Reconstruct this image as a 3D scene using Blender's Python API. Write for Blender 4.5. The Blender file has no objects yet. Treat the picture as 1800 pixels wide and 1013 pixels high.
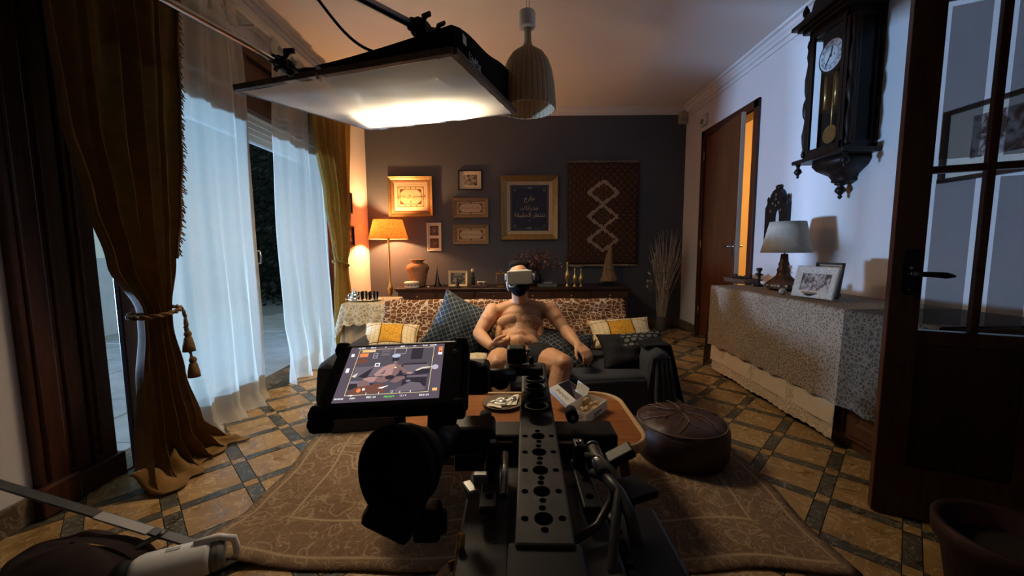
import bpy, bmesh, math, random
import numpy as np
from mathutils import Vector, Matrix, Quaternion
from math import sin, cos, pi, sqrt, radians
random.seed(7); rnd = random.Random(11)
S = bpy.context.scene; COL = S.collection
V = Vector

# ------------------------------------------------------------------ camera
def cam_axes(p, y, r):
    F = V((sin(y)*cos(p), cos(y)*cos(p), -sin(p))); R = V((cos(y), -sin(y), 0)); U = R.cross(F)
    return R*cos(r)+U*sin(r), U*cos(r)-R*sin(r), F
cd = bpy.data.cameras.new('camera'); cam = bpy.data.objects.new('camera', cd); COL.objects.link(cam)
cd.sensor_width = 36; cd.lens = 36*696/1800; cd.clip_start = .02; cd.clip_end = 200
R_, U_, F_ = cam_axes(.0984, -.0016, -.0066)
cam.matrix_world = Matrix(((R_.x, U_.x, -F_.x, 0), (R_.y, U_.y, -F_.y, 0), (R_.z, U_.z, -F_.z, 1.0), (0, 0, 0, 1)))
S.camera = cam
# ------------------------------------------------------------------ view, sky, lights
S.view_settings.view_transform = 'Standard'; S.view_settings.look = 'None'
S.view_settings.gamma = 1; S.view_settings.exposure = 0.5; S.view_settings.use_curve_mapping = False
W = bpy.data.worlds.new('sky'); S.world = W; W.use_nodes = True
bg = W.node_tree.nodes['Background']; bg.inputs[0].default_value = (.66, .95, 1, 1); bg.inputs[1].default_value = .28
def light(name, kind, loc, energy, color, size=.1, target=None, **k):
    l = bpy.data.lights.new(name, kind); l.energy = energy; l.color = color
    o = bpy.data.objects.new(name, l); COL.objects.link(o); o.location = loc
    if kind == 'AREA':
        l.shape = 'RECTANGLE'; l.size = size[0]; l.size_y = size[1]
    elif kind != 'SUN': l.shadow_soft_size = size
    if target is not None: o.rotation_euler = (V(target)-V(loc)).to_track_quat('-Z', 'Y').to_euler()
    for a, b in k.items(): setattr(l, a, b)
    return o
light('soft_light_panel', 'AREA', (-.60, 2.53, 1.965), 47, (1, .79, .53), (.62, .46), (-.60, 2.53, 1.2), spread=radians(150))
light('floor_lamp_bulb', 'POINT', (-1.53, 4.72, 1.245), 44, (1, .53, .21), .03)
light('garden_film_light', 'AREA', (-7.8, 2.70, .20), 150, (.36, .59, 1), (.7, .42), (2.13, 2.9, 1.5), spread=radians(70))
light('next_room_lamp', 'POINT', (3.1, 3.9, 1.7), 34, (1, .60, .20), .1)

# ------------------------------------------------------------------ node helper
class NT:
    def __init__(s, name):
        s.m = bpy.data.materials.new(name); s.m.use_nodes = True
        s.t = s.m.node_tree; s.b = s.t.nodes['Principled BSDF']; s.o = s.t.nodes['Material Output']
    def n(s, typ, ins=None, **p):
        nd = s.t.nodes.new(typ)
        for k, v in p.items(): setattr(nd, k, v)
        for k, v in (ins or {}).items(): s.set(nd.inputs[k], v)
        return nd
    def set(s, sock, v):
        if isinstance(v, bpy.types.NodeSocket): s.t.links.new(v, sock)
        elif isinstance(v, (tuple, list)) and len(v) == 3 and sock.type == 'RGBA': sock.default_value = (*v, 1)
        else: sock.default_value = v
    def mth(s, op, a, b=0.0, c=0.0):
        return s.n('ShaderNodeMath', {0: a, 1: b, 2: c}, operation=op).outputs[0]
    def mix(s, f, a, b, mode='MIX'):
        return s.n('ShaderNodeMix', {0: f, 6: a, 7: b}, data_type='RGBA', blend_type=mode).outputs[2]
    def co(s, k='Object'): return s.n('ShaderNodeTexCoord').outputs[k]
    def mp(s, v, sc=(1, 1, 1), rot=(0, 0, 0), loc=(0, 0, 0)):
        return s.n('ShaderNodeMapping', {'Vector': v, 'Scale': sc, 'Rotation': rot, 'Location': loc}).outputs[0]
    def noise(s, v, sc, det=4, rough=.55, dist=0, out=0):
        return s.n('ShaderNodeTexNoise', {'Vector': v, 'Scale': sc, 'Detail': det, 'Roughness': rough, 'Distortion': dist}).outputs[out]
    def vor(s, v, sc, feat='F1', out='Distance', rnd_=1.0):
        return s.n('ShaderNodeTexVoronoi', {'Vector': v, 'Scale': sc, 'Randomness': rnd_}, feature=feat).outputs[out]
    def ramp(s, f, lo, hi):
        return s.n('ShaderNodeMapRange', {0: f, 1: lo, 2: hi}, clamp=True).outputs[0]
    def sep(s, v):
        x = s.n('ShaderNodeSeparateXYZ', {0: v}); return x.outputs[0], x.outputs[1], x.outputs[2]
    def comb(s, x, y, z=0.0): return s.n('ShaderNodeCombineXYZ', {0: x, 1: y, 2: z}).outputs[0]
    def set_b(s, **k):
        nm = {'col': 'Base Color', 'rough': 'Roughness', 'metal': 'Metallic', 'spec': 'Specular IOR Level', 'sheen': 'Sheen Weight', 'coat': 'Coat Weight', 'alpha': 'Alpha', 'emc': 'Emission Color', 'ems': 'Emission Strength'}
        for a, v in k.items(): s.set(s.b.inputs[nm[a]], v)
        return s
    def bump(s, h, d=.002, st=.5):
        s.set(s.b.inputs['Normal'], s.n('ShaderNodeBump', {'Height': h, 'Distance': d, 'Strength': st}).outputs[0]); return s
    def translucent(s, fac, col):
        tr = s.n('ShaderNodeBsdfTranslucent', {'Color': col})
        mx = s.n('ShaderNodeMixShader', {0: fac, 1: s.b.outputs[0], 2: tr.outputs[0]})
        s.t.links.new(mx.outputs[0], s.o.inputs[0]); return s
MATS = {}
def mat(name, col, rough=.6, metal=0, vary=.0, sc=20, bump=0, spec=.4, stretch=(1, 1, 1), col2=None, **k):
    if name in MATS: return MATS[name]
    n = NT(name); n.set_b(rough=rough, metal=metal, spec=spec, **k)
    if vary or bump or col2:
        v = n.mp(n.co(), stretch); f = n.noise(v, sc, 5)
        c2 = col2 or tuple(min(1, x*(1-vary)) for x in col)
        n.set_b(col=n.mix(n.ramp(f, .3, .7), c2, col))
        if bump: n.bump(f, bump)
    else: n.set_b(col=col)
    MATS[name] = n.m; return n.m

# ------------------------------------------------------------------ mesh helper
def mw(o):
    m = Matrix.LocRotScale(o.location, o.rotation_euler, o.scale)
    return mw(o.parent) @ m if o.parent else m
class M:
    def __init__(s): s.b = bmesh.new(); s.uv = s.b.loops.layers.uv.new('UVMap'); s.mi = 0
    def _f(s, vs, smooth=False):
        try: f = s.b.faces.new(vs)
        except ValueError: return None
        f.smooth = smooth; f.material_index = s.mi; return f
    def box(s, c, d, rot=None, bev=0, taper=1):
        c = V(c); r = rot.to_matrix() if hasattr(rot, 'to_matrix') else (rot or Matrix.Identity(3))
        sub = bmesh.new()
        vs = [sub.verts.new((sx*d[0]/2*(taper if sz > 0 else 1), sy*d[1]/2*(taper if sz > 0 else 1), sz*d[2]/2)) for sz in (-1, 1) for sy in (-1, 1) for sx in (-1, 1)]
        for q in ((0, 2, 3, 1), (4, 5, 7, 6), (0, 1, 5, 4), (2, 6, 7, 3), (0, 4, 6, 2), (1, 3, 7, 5)): sub.faces.new([vs[i] for i in q])
        if bev: bmesh.ops.bevel(sub, geom=sub.edges[:], offset=bev, segments=2, profile=.5, affect='EDGES')
        mp = {}
        for v in sub.verts: mp[v] = s.b.verts.new(c + r @ v.co)
        for f in sub.faces: s._f([mp[v] for v in f.verts])
        sub.free(); return s
    def span(s, a, b, bev=0):
        a = V(a); b = V(b); return s.box((a+b)/2, [abs(x) for x in (b-a)], bev=bev)
    def beam(s, p0, p1, w, h, up=(0, 0, 1), bev=0):
        p0 = V(p0); p1 = V(p1); x = (p1-p0); L = x.length; x.normalize(); y = V(up).cross(x)
        if y.length < 1e-5: y = V((0, 1, 0)).cross(x)
        y.normalize(); z = x.cross(y)
        return s.box((p0+p1)/2, (L, w, h), Matrix((x, y, z)).transposed(), bev)
    def ring(s, c, ax, r, n, e1=None, ry=None):
        ax = V(ax).normalized(); e1 = V(e1) if e1 is not None else (V((1, 0, 0)) if abs(ax.x) < .8 else V((0, 1, 0)))
        e1 = (e1-ax*e1.dot(ax)).normalized(); e2 = ax.cross(e1); ry = r if ry is None else ry
        return [s.b.verts.new(V(c)+e1*r*cos(2*pi*i/n)+e2*ry*sin(2*pi*i/n)) for i in range(n)]
    def skin(s, rings, cap0=True, cap1=True, smooth=True, closed=True, uvs=None):
        for i in range(len(rings)-1):
            a, b = rings[i], rings[i+1]; n = len(a)
            for j in range(n if closed else n-1):
                k = (j+1) % n; s._f([a[j], a[k], b[k], b[j]], smooth)
        if cap0: s._f(rings[0][::-1])
        if cap1: s._f(rings[-1])
        return s
    def cyl(s, p0, p1, r0, r1=None, n=16, cap=True):
        ax = V(p1)-V(p0); r1 = r0 if r1 is None else r1
        return s.skin([s.ring(p0, ax, r0, n), s.ring(p1, ax, r1, n)], cap, cap)
    def lathe(s, prof, c=(0, 0, 0), n=24, ax=(0, 0, 1), e1=None, cap0=True, cap1=True, sy=1):
        ax = V(ax).normalized(); c = V(c)
        return s.skin([s.ring(c+ax*z, ax, max(r, 1e-4), n, e1, max(r, 1e-4)*sy) for r, z in prof], cap0, cap1)
    def tube(s, pts, r, n=8, cap=True):
        pts = [V(p) for p in pts]; rs = r if isinstance(r, (list, tuple)) else [r]*len(pts); rings = []; e = None
        for i, p in enumerate(pts):
            t = (pts[min(i+1, len(pts)-1)]-pts[max(i-1, 0)]).normalized()
            if e is None: e = V((0, 0, 1)) if abs(t.z) < .9 else V((1, 0, 0))
            e = (e-t*e.dot(t)).normalized(); rings.append(s.ring(p, t, rs[i], n, e))
        return s.skin(rings, cap, cap)
    def prism(s, pts, o, ex, ey, ez, d):
        """flat polygon pts in (ex,ey) at o, extruded d along ez"""
        o, ex, ey, ez = V(o), V(ex), V(ey), V(ez)
        a = [s.b.verts.new(o+ex*x+ey*y) for x, y in pts]; b = [s.b.verts.new(o+ex*x+ey*y+ez*d) for x, y in pts]
        s._f(a[::-1]); s._f(b); n = len(a)
        for i in range(n): s._f([a[i], a[(i+1) % n], b[(i+1) % n], b[i]])
        return s
    def poly(s, pts): s._f([s.b.verts.new(V(p)) for p in pts]); return s
    def ball(s, c, r, n=12, m=8, rot=None):
        r = V((r, r, r)) if not hasattr(r, '__len__') else V(r); c = V(c); q = rot.to_matrix() if rot else Matrix.Identity(3)
        rings = []
        for i in range(m+1):
            t = pi*i/m; rr = max(sin(t), 1e-3)
            rings.append([s.b.verts.new(c+q @ V((r.x*rr*cos(2*pi*j/n), r.y*rr*sin(2*pi*j/n), -r.z*cos(t)))) for j in range(n)])
        return s.skin(rings)
    def grid(s, fn, nu, nv, smooth=True, uvs=1.0):
        g = [[s.b.verts.new(V(fn(i/nu, j/nv))) for j in range(nv+1)] for i in range(nu+1)]
        for i in range(nu):
            for j in range(nv):
                f = s._f([g[i][j], g[i+1][j], g[i+1][j+1], g[i][j+1]], smooth)
                if f:
                    for lp, (a, b) in zip(f.loops, ((i, j), (i+1, j), (i+1, j+1), (i, j+1))): lp[s.uv].uv = (a/nu, b/nv)
        return s
    def text(s, body, size, o, ex, ey, ext=.0005, align='CENTER'):
        c = bpy.data.curves.new('text', 'FONT'); c.body = body; c.size = size; c.align_x = align; c.align_y = 'CENTER'; c.extrude = ext; c.resolution_u = 3
        ob = bpy.data.objects.new('text', c); COL.objects.link(ob)
        me = ob.evaluated_get(bpy.context.evaluated_depsgraph_get()).to_mesh()
        ex, ey = V(ex).normalized(), V(ey).normalized(); ez = ex.cross(ey); o = V(o)
        vs = [s.b.verts.new(o+ex*v.co.x+ey*v.co.y+ez*v.co.z) for v in me.vertices]
        for p in me.polygons: s._f([vs[i] for i in p.vertices])
        bpy.data.objects.remove(ob); bpy.data.curves.remove(c); return s
    def out(s, name, m, parent=None, label=None, local=False, recalc=True, solid=0, sub=0):
        if parent and not local: s.b.transform(mw(parent).inverted())
        if recalc: bmesh.ops.recalc_face_normals(s.b, faces=s.b.faces[:])
        me = bpy.data.meshes.new(name); s.b.to_mesh(me); s.b.free()
        for x in (m if isinstance(m, list) else [m]): me.materials.append(x)
        o = bpy.data.objects.new(name, me); COL.objects.link(o); o.parent = parent
        if label: o['label'] = label
        if solid:
            d = o.modifiers.new('s', 'SOLIDIFY'); d.thickness = solid; d.offset = 0
        if sub:
            d = o.modifiers.new('b', 'SUBSURF'); d.levels = d.render_levels = sub
        return o
def thing(name, label, cat, loc=(0, 0, 0), rz=0, group=None):
    o = bpy.data.objects.new(name, None); COL.objects.link(o); o.location = loc; o.rotation_euler = (0, 0, rz)
    o.empty_display_size = .05; return tag(o, label, cat, group)
def tag(o, label, cat, group=None):
    o['label'] = label; o['category'] = cat
    if group: o['group'] = group
    return o
def struct(o): o['kind'] = 'structure'; return o
def stuff(o): o['kind'] = 'stuff'; return o
def ground(*objs):
    """drop a one-mesh thing's origin to its base"""
    for o in objs:
        me = o.data; n = len(me.vertices); a = np.empty(n*3); me.vertices.foreach_get('co', a); a = a.reshape(-1, 3)
        c = V(((a[:, 0].min()+a[:, 0].max())/2, (a[:, 1].min()+a[:, 1].max())/2, a[:, 2].min()))
        me.transform(Matrix.Translation(-c)); o.location = V(o.location)+c
def dup(o, loc, rz=None, label=None):
    def cp(a, par):
        c = a.copy(); COL.objects.link(c); c.parent = par
        for ch in [x for x in a.children]: cp(ch, c)
        return c
    r = cp(o, None); r.location = loc
    if rz is not None: r.rotation_euler = (0, 0, rz)
    if label: r['label'] = label
    return r
def lerp(a, b, t): return a+(b-a)*t
def keys(tab, z):
    """piecewise smooth interpolation in rows (z, v1, v2, ...) with falling z"""
    if z >= tab[0][0]: return tab[0][1:]
    for a, b in zip(tab, tab[1:]):
        if z >= b[0]:
            t = (a[0]-z)/(a[0]-b[0]); t = t*t*(3-2*t)
            return [lerp(p, q, t) for p, q in zip(a[1:], b[1:])]
    return tab[-1][1:]
AR = {'ا': 0xFE8D, 'ب': 0xFE8F, 'ة': 0xFE93, 'ت': 0xFE95, 'ج': 0xFE9D, 'ح': 0xFEA1, 'خ': 0xFEA5, 'د': 0xFEA9, 'ذ': 0xFEAB, 'ر': 0xFEAD, 'ص': 0xFEB9, 'ظ': 0xFEC5, 'غ': 0xFECD, 'ف': 0xFED1, 'ق': 0xFED5, 'ك': 0xFED9, 'ل': 0xFEDD, 'م': 0xFEE1, 'ن': 0xFEE5, 'ه': 0xFEE9, 'و': 0xFEED, 'ى': 0xFEEF, 'ي': 0xFEF1}
def arabic(t):
    out = []
    for w in t.split(' '):
        w = w.replace('لا', '\u0001'); r = ''; prev = False
        for i, ch in enumerate(w):
            if ch == '\u0001':
                r += chr(0xFEFC if prev else 0xFEFB); prev = False; continue
            if ch not in AR: r += ch; prev = False; continue
            nxt = i+1 < len(w) and (w[i+1] in AR or w[i+1] == '\u0001'); dual = ch not in 'ادذروةى'
            k = (3 if prev and nxt and dual else 2 if nxt and dual else 1 if prev else 0)
            r += chr(AR[ch]+k); prev = dual
        out.append(r)
    return ' '.join(out)[::-1]
# ------------------------------------------------------------------ materials
def pos(n): return n.n('ShaderNodeNewGeometry').outputs['Position']
def orand(n): return n.n('ShaderNodeObjectInfo').outputs['Random']
def m_marble(name, c1, c2, vein, vs):
    n = NT(name); p = n.comb(*[n.mth('ADD', a, n.mth('MULTIPLY', orand(n), k)) for a, k in zip(n.sep(pos(n)), (3.1, 5.7, 2.3))])
    f = n.noise(p, 9, 6, .6, .6); base = n.mix(n.ramp(f, .3, .7), c1, c2)
    w = n.noise(p, vs, 4, .6, 1.6); line = n.ramp(n.mth('ABSOLUTE', n.mth('SUBTRACT', w, .5)), .022, .0)
    n.set_b(col=n.mix(n.mth('MULTIPLY', line, .8), base, vein), rough=n.ramp(f, .2, .9), spec=.5); n.set_b(rough=.34)
    MATS[name] = n.m; return n.m
OCHRE = m_marble('ochre marble', (.25, .14, .045), (.40, .24, .085), (.62, .46, .24), 7)
GREEN = m_marble('dark green marble', (.035, .032, .022), (.085, .075, .05), (.34, .29, .2), 11)
SKIRT = m_marble('brown marble', (.09, .06, .035), (.16, .11, .065), (.3, .23, .15), 8)
def m_plaster(name, col):
    n = NT(name); f = n.noise(pos(n), 3, 4); n.set_b(col=n.mix(f, tuple(x*.93 for x in col), col), rough=.85, spec=.2).bump(n.noise(pos(n), 90, 3), .0015, .25); return n.m
WHITE = m_plaster('white plaster', (.72, .68, .66)); GREY = m_plaster('slate grey paint', (.096, .102, .122)); CEIL = m_plaster('ceiling paint', (.74, .70, .66))
CREAMW = m_plaster('cream plaster', (.74, .58, .38))
def m_wood(name, c1, c2, sc=6, rough=.4, ax='x', use_pos=False, spec=.4):
    n = NT(name); st = {'x': (.12, 1, 1), 'y': (1, .12, 1), 'z': (1, 1, .1)}[ax]
    v = n.mp(pos(n) if use_pos else n.co(), st); f = n.noise(v, sc*5, 6, .6, 1.2)
    n.set_b(col=n.mix(n.ramp(f, .28, .72), c1, c2), rough=rough, spec=spec).bump(f, .0008, .4); MATS[name] = n.m; return n.m
MAHOG = m_wood('mahogany', (.035, .010, .006), (.085, .028, .014), ax='z', rough=.35)
DOORW = m_wood('sapele door', (.085, .026, .008), (.16, .052, .017), ax='z', rough=.42)
DARKW = m_wood('dark stained wood', (.022, .010, .007), (.055, .024, .014), rough=.35)
CLOCKW = m_wood('ebonised wood', (.010, .006, .004), (.024, .013, .009), ax='z', rough=.42, spec=.25)
TEAK = m_wood('teak veneer', (.17, .055, .015), (.38, .15, .045), sc=5, rough=.3, ax='x')
PALEW = m_wood('pale edge wood', (.42, .26, .12), (.56, .37, .18), rough=.45)
GOLDF = mat('gilded frame', (.40, .26, .10), .38, .6, vary=.45, sc=60, bump=.002)
BRASS = mat('brass', (.62, .43, .17), .3, .9, vary=.2, sc=30)
SILVER = mat('silver plate', (.78, .77, .74), .2, 1.0)
STEEL = mat('steel', (.55, .55, .56), .3, 1.0)
BLACK = mat('black plastic', (.010, .010, .011), .42, spec=.3)
BLACKM = mat('black anodised metal', (.016, .016, .017), .45, .3, vary=.3, sc=40)
GREYM = mat('worn grey anodised metal', (.085, .085, .088), .5, .4, vary=.35, sc=35)
RUBBER = mat('black rubber', (.006, .006, .007), .7, spec=.2)
BLACKF = mat('black fabric', (.008, .008, .010), .9, spec=.1, vary=.4, sc=80)
PAPER = mat('white card', (.78, .75, .68), .8)
MATCARD = mat('cream mount card', (.62, .53, .40), .85, vary=.06, sc=12)
IVORY = mat('ivory paint', (.70, .64, .50), .55, vary=.1, sc=30)
CERAM = mat('white ceramic', (.72, .68, .60), .35, vary=.1, sc=20)
TERRA = mat('clay', (.36, .19, .10), .8, vary=.45, sc=14, bump=.004, stretch=(1, 1, 3))
WHITEP = mat('white plastic', (.74, .74, .73), .35)
NAVYP = mat('navy print', (.020, .028, .066), .6, vary=.4, sc=9)
GOLDINK = mat('gold ink', (.50, .42, .28), .6)
BROWNINK = mat('brown ink', (.16, .055, .02), .7)
def m_thin(name, tint, gl=.12, rough=.02):
    n = NT(name); t = n.n('ShaderNodeBsdfTransparent', {'Color': tint}); g = n.n('ShaderNodeBsdfGlossy', {'Color': (1, 1, 1), 'Roughness': rough})
    lw = n.n('ShaderNodeLayerWeight', {'Blend': gl}); mx = n.n('ShaderNodeMixShader', {0: lw.outputs['Fresnel'], 1: t.outputs[0], 2: g.outputs[0]})
    n.t.links.new(mx.outputs[0], n.o.inputs[0]); MATS[name] = n.m; return n.m
GLASS = m_thin('window glass', (.93, .96, .97)); TEAGL = m_thin('tea glass', (.94, .97, .96), .25); CLEARF = m_thin('clear film', (.9, .9, .92), .3, .08)
n = NT('etched glass'); t = n.n('ShaderNodeBsdfTransparent', {'Color': (.80, .78, .78)}); n.set_b(col=(.34, .34, .35), rough=.6)
mx = n.n('ShaderNodeMixShader', {0: .30, 1: t.outputs[0], 2: n.b.outputs[0]}); n.t.links.new(mx.outputs[0], n.o.inputs[0]); ETCH = n.m
def m_cloth(name, col, col2=None, sc=60, tr=0, trc=None, rough=.85, sheen=.0, weave=700):
    n = NT(name); p = n.co(); f = n.noise(p, sc, 5); n.set_b(col=n.mix(n.ramp(f, .3, .7), col2 or tuple(x*.75 for x in col), col), rough=rough, spec=.15, sheen=sheen)
    n.bump(n.noise(p, weave, 2), .0008, .5)
    if tr: n.translucent(tr, trc or col)
    MATS[name] = n.m; return n.m
SHEER = m_cloth('white linen sheer', (.88, .83, .72), (.82, .77, .66), 25, .38, (.70, .74, .62))
def add_transparent(m_, fac):
    t_ = m_.node_tree; o_ = t_.nodes['Material Output']; x_ = t_.nodes.new('ShaderNodeMixShader'); x_.inputs[0].default_value = fac
    t_.links.new(o_.inputs[0].links[0].from_socket, x_.inputs[1]); t_.links.new(t_.nodes.new('ShaderNodeBsdfTransparent').outputs[0], x_.inputs[2]); t_.links.new(x_.outputs[0], o_.inputs[0])
add_transparent(SHEER, .42)
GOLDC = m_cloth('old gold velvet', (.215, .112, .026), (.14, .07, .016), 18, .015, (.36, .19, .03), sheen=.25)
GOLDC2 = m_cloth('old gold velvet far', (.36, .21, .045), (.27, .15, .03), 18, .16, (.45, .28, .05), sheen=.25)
FRINGE = m_cloth('brown fringe', (.14, .07, .02), None, 40)
DIFF = m_cloth('diffusion cloth', (.80, .78, .74), (.76, .74, .70), 6, .40, (.9, .88, .82))
add_transparent(DIFF, .33)
GREYSOFA = m_cloth('charcoal sofa cover', (.052, .054, .064), (.034, .036, .044), 120)
THROW = m_cloth('near black throw', (.018, .018, .022), (.010, .010, .012), 50)
def m_hex(n, v, sc):
    """distance field of a scale-like net in uv"""
    x, y, z = n.sep(n.mp(v, (sc, sc, sc)))
    a = n.mth('ABSOLUTE', n.mth('SINE', n.mth('ADD', x, n.mth('MULTIPLY', n.mth('SINE', n.mth('MULTIPLY', y, 2.0)), .55))))
    b = n.mth('ABSOLUTE', n.mth('SINE', n.mth('ADD', n.mth('ADD', x, 1.5708), n.mth('MULTIPLY', n.mth('SINE', n.mth('ADD', n.mth('MULTIPLY', y, 2.0), 3.1416)), .55))))
    return n.mth('MINIMUM', a, b)
def m_leopard():
    n = NT('brown lattice sofa throw'); v = n.mp(n.co('UV'), (1, .33, 1)); w = n.noise(v, 14, 2, out=1)
    v2 = n.n('ShaderNodeVectorMath', {0: v, 1: n.n('ShaderNodeVectorMath', {0: w, 'Scale': .028}, operation='SCALE').outputs[0]}, operation='ADD').outputs[0]
    d = n.vor(v2, 46, 'DISTANCE_TO_EDGE', rnd_=.75); f = n.ramp(d, .03, .085)
    n.set_b(col=n.mix(f, (.52, .40, .29), n.mix(n.noise(v, 40), (.10, .038, .016), (.16, .065, .03))), rough=.85, spec=.1).bump(n.ramp(d, .05, .2), .002, .4); return n.m
LEOP = m_leopard()
def m_scale(name, base, line, sc, wid=.17):
    n = NT(name); d = m_hex(n, n.co('UV'), sc); f = n.ramp(d, wid+.12, wid-.06)
    f = n.mth('MULTIPLY', f, n.ramp(n.noise(n.co('UV'), 5), .25, .6))
    n.set_b(col=n.mix(f, n.mix(n.noise(n.co(), 40), base, tuple(x*1.6 for x in base)), line), rough=.75, spec=.2).bump(f, .002, .4); return n.m
SCALE1 = m_scale('navy scale weave', (.012, .018, .026), (.17, .19, .19), 30)
SCALE2 = m_scale('dark net weave', (.012, .014, .018), (.20, .20, .19), 26)
def m_dots():
    n = NT('black dotted weave'); v = n.mp(n.co('UV'), (9, 7, 1)); x, y, z = n.sep(v)
    x2 = n.mth('ADD', x, n.mth('MULTIPLY', n.mth('FLOOR', y), .5))
    fx = n.mth('SUBTRACT', n.mth('FRACT', x2), .5); fy = n.mth('SUBTRACT', n.mth('FRACT', y), .5)
    d = n.mth('SQRT', n.mth('ADD', n.mth('MULTIPLY', fx, fx), n.mth('MULTIPLY', fy, fy)))
    u, w, _ = n.sep(n.co('UV')); f = n.mth('MULTIPLY', n.ramp(d, .40, .34), n.mth('MULTIPLY', n.ramp(u, .30, .36), n.ramp(w, .42, .48)))
    n.set_b(col=n.mix(f, (.014, .014, .017), (.15, .145, .14)), rough=.8, spec=.15).bump(n.noise(n.co(), 120), .002, .5); return n.m
DOTS = m_dots()
def m_gold_cushion():
    n = NT('cream cushion with gold panel'); u, v, _ = n.sep(n.co('UV'))
    inb = n.mth('MULTIPLY', n.mth('LESS_THAN', n.mth('ABSOLUTE', n.mth('SUBTRACT', u, .5)), .20), n.mth('LESS_THAN', n.mth('ABSOLUTE', n.mth('SUBTRACT', v, .5)), .30))
    au = n.mth('ABSOLUTE', n.mth('SUBTRACT', u, .5)); av = n.mth('ABSOLUTE', n.mth('SUBTRACT', v, .5))
    bd = n.mth('LESS_THAN', n.mth('ABSOLUTE', n.mth('SUBTRACT', au, .21)), .011)
    bd2 = n.mth('LESS_THAN', n.mth('ABSOLUTE', n.mth('SUBTRACT', av, .31)), .011)
    st = n.mth('LESS_THAN', n.mth('FRACT', n.mth('MULTIPLY', au, 13)), .16); st2 = n.mth('LESS_THAN', n.mth('FRACT', n.mth('MULTIPLY', v, 9)), .10)
    cream = n.mix(n.noise(n.co(), 60, 5), (.46, .37, .22), (.74, .66, .50)); cream = n.mix(n.mth('MULTIPLY', n.mth('MAXIMUM', st, st2), .75), cream, (.50, .28, .06))
    gold = n.mix(n.ramp(n.vor(n.co(), 70), .1, .6), (.66, .37, .04), (.46, .22, .02))
    c = n.mix(n.mth('MAXIMUM', bd, bd2), n.mix(inb, cream, gold), (.12, .06, .02))
    n.set_b(col=c, rough=.8, spec=.15); return n.m
GOLDCUSH = m_gold_cushion()
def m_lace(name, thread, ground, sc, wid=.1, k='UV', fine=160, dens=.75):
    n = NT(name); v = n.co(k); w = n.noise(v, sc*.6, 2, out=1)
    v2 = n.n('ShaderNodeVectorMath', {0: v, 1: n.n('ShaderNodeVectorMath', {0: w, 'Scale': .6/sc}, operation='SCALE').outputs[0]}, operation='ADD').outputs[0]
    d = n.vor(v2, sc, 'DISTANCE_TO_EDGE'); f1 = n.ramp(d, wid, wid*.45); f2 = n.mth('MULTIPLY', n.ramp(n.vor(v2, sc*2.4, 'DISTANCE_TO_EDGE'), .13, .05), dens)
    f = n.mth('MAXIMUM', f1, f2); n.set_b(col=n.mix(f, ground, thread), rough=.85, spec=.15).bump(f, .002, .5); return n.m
LACE1 = m_lace('cream lace', (.70, .58, .38), (.34, .25, .14), 24, .14)
LACE2 = m_lace('silver brown lace', (.33, .255, .18), (.115, .075, .048), 62, .20, dens=.8)
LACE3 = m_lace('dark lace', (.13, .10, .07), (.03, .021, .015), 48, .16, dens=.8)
LACEH = m_lace('white crochet hem', (.60, .48, .34), (.32, .24, .16), 60, .16)
LINEN = m_cloth('ivory linen', (.62, .50, .36), (.56, .45, .32), 12)
BEIGEC = m_cloth('beige under cloth', (.58, .44, .28), (.50, .37, .23), 10)
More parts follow.
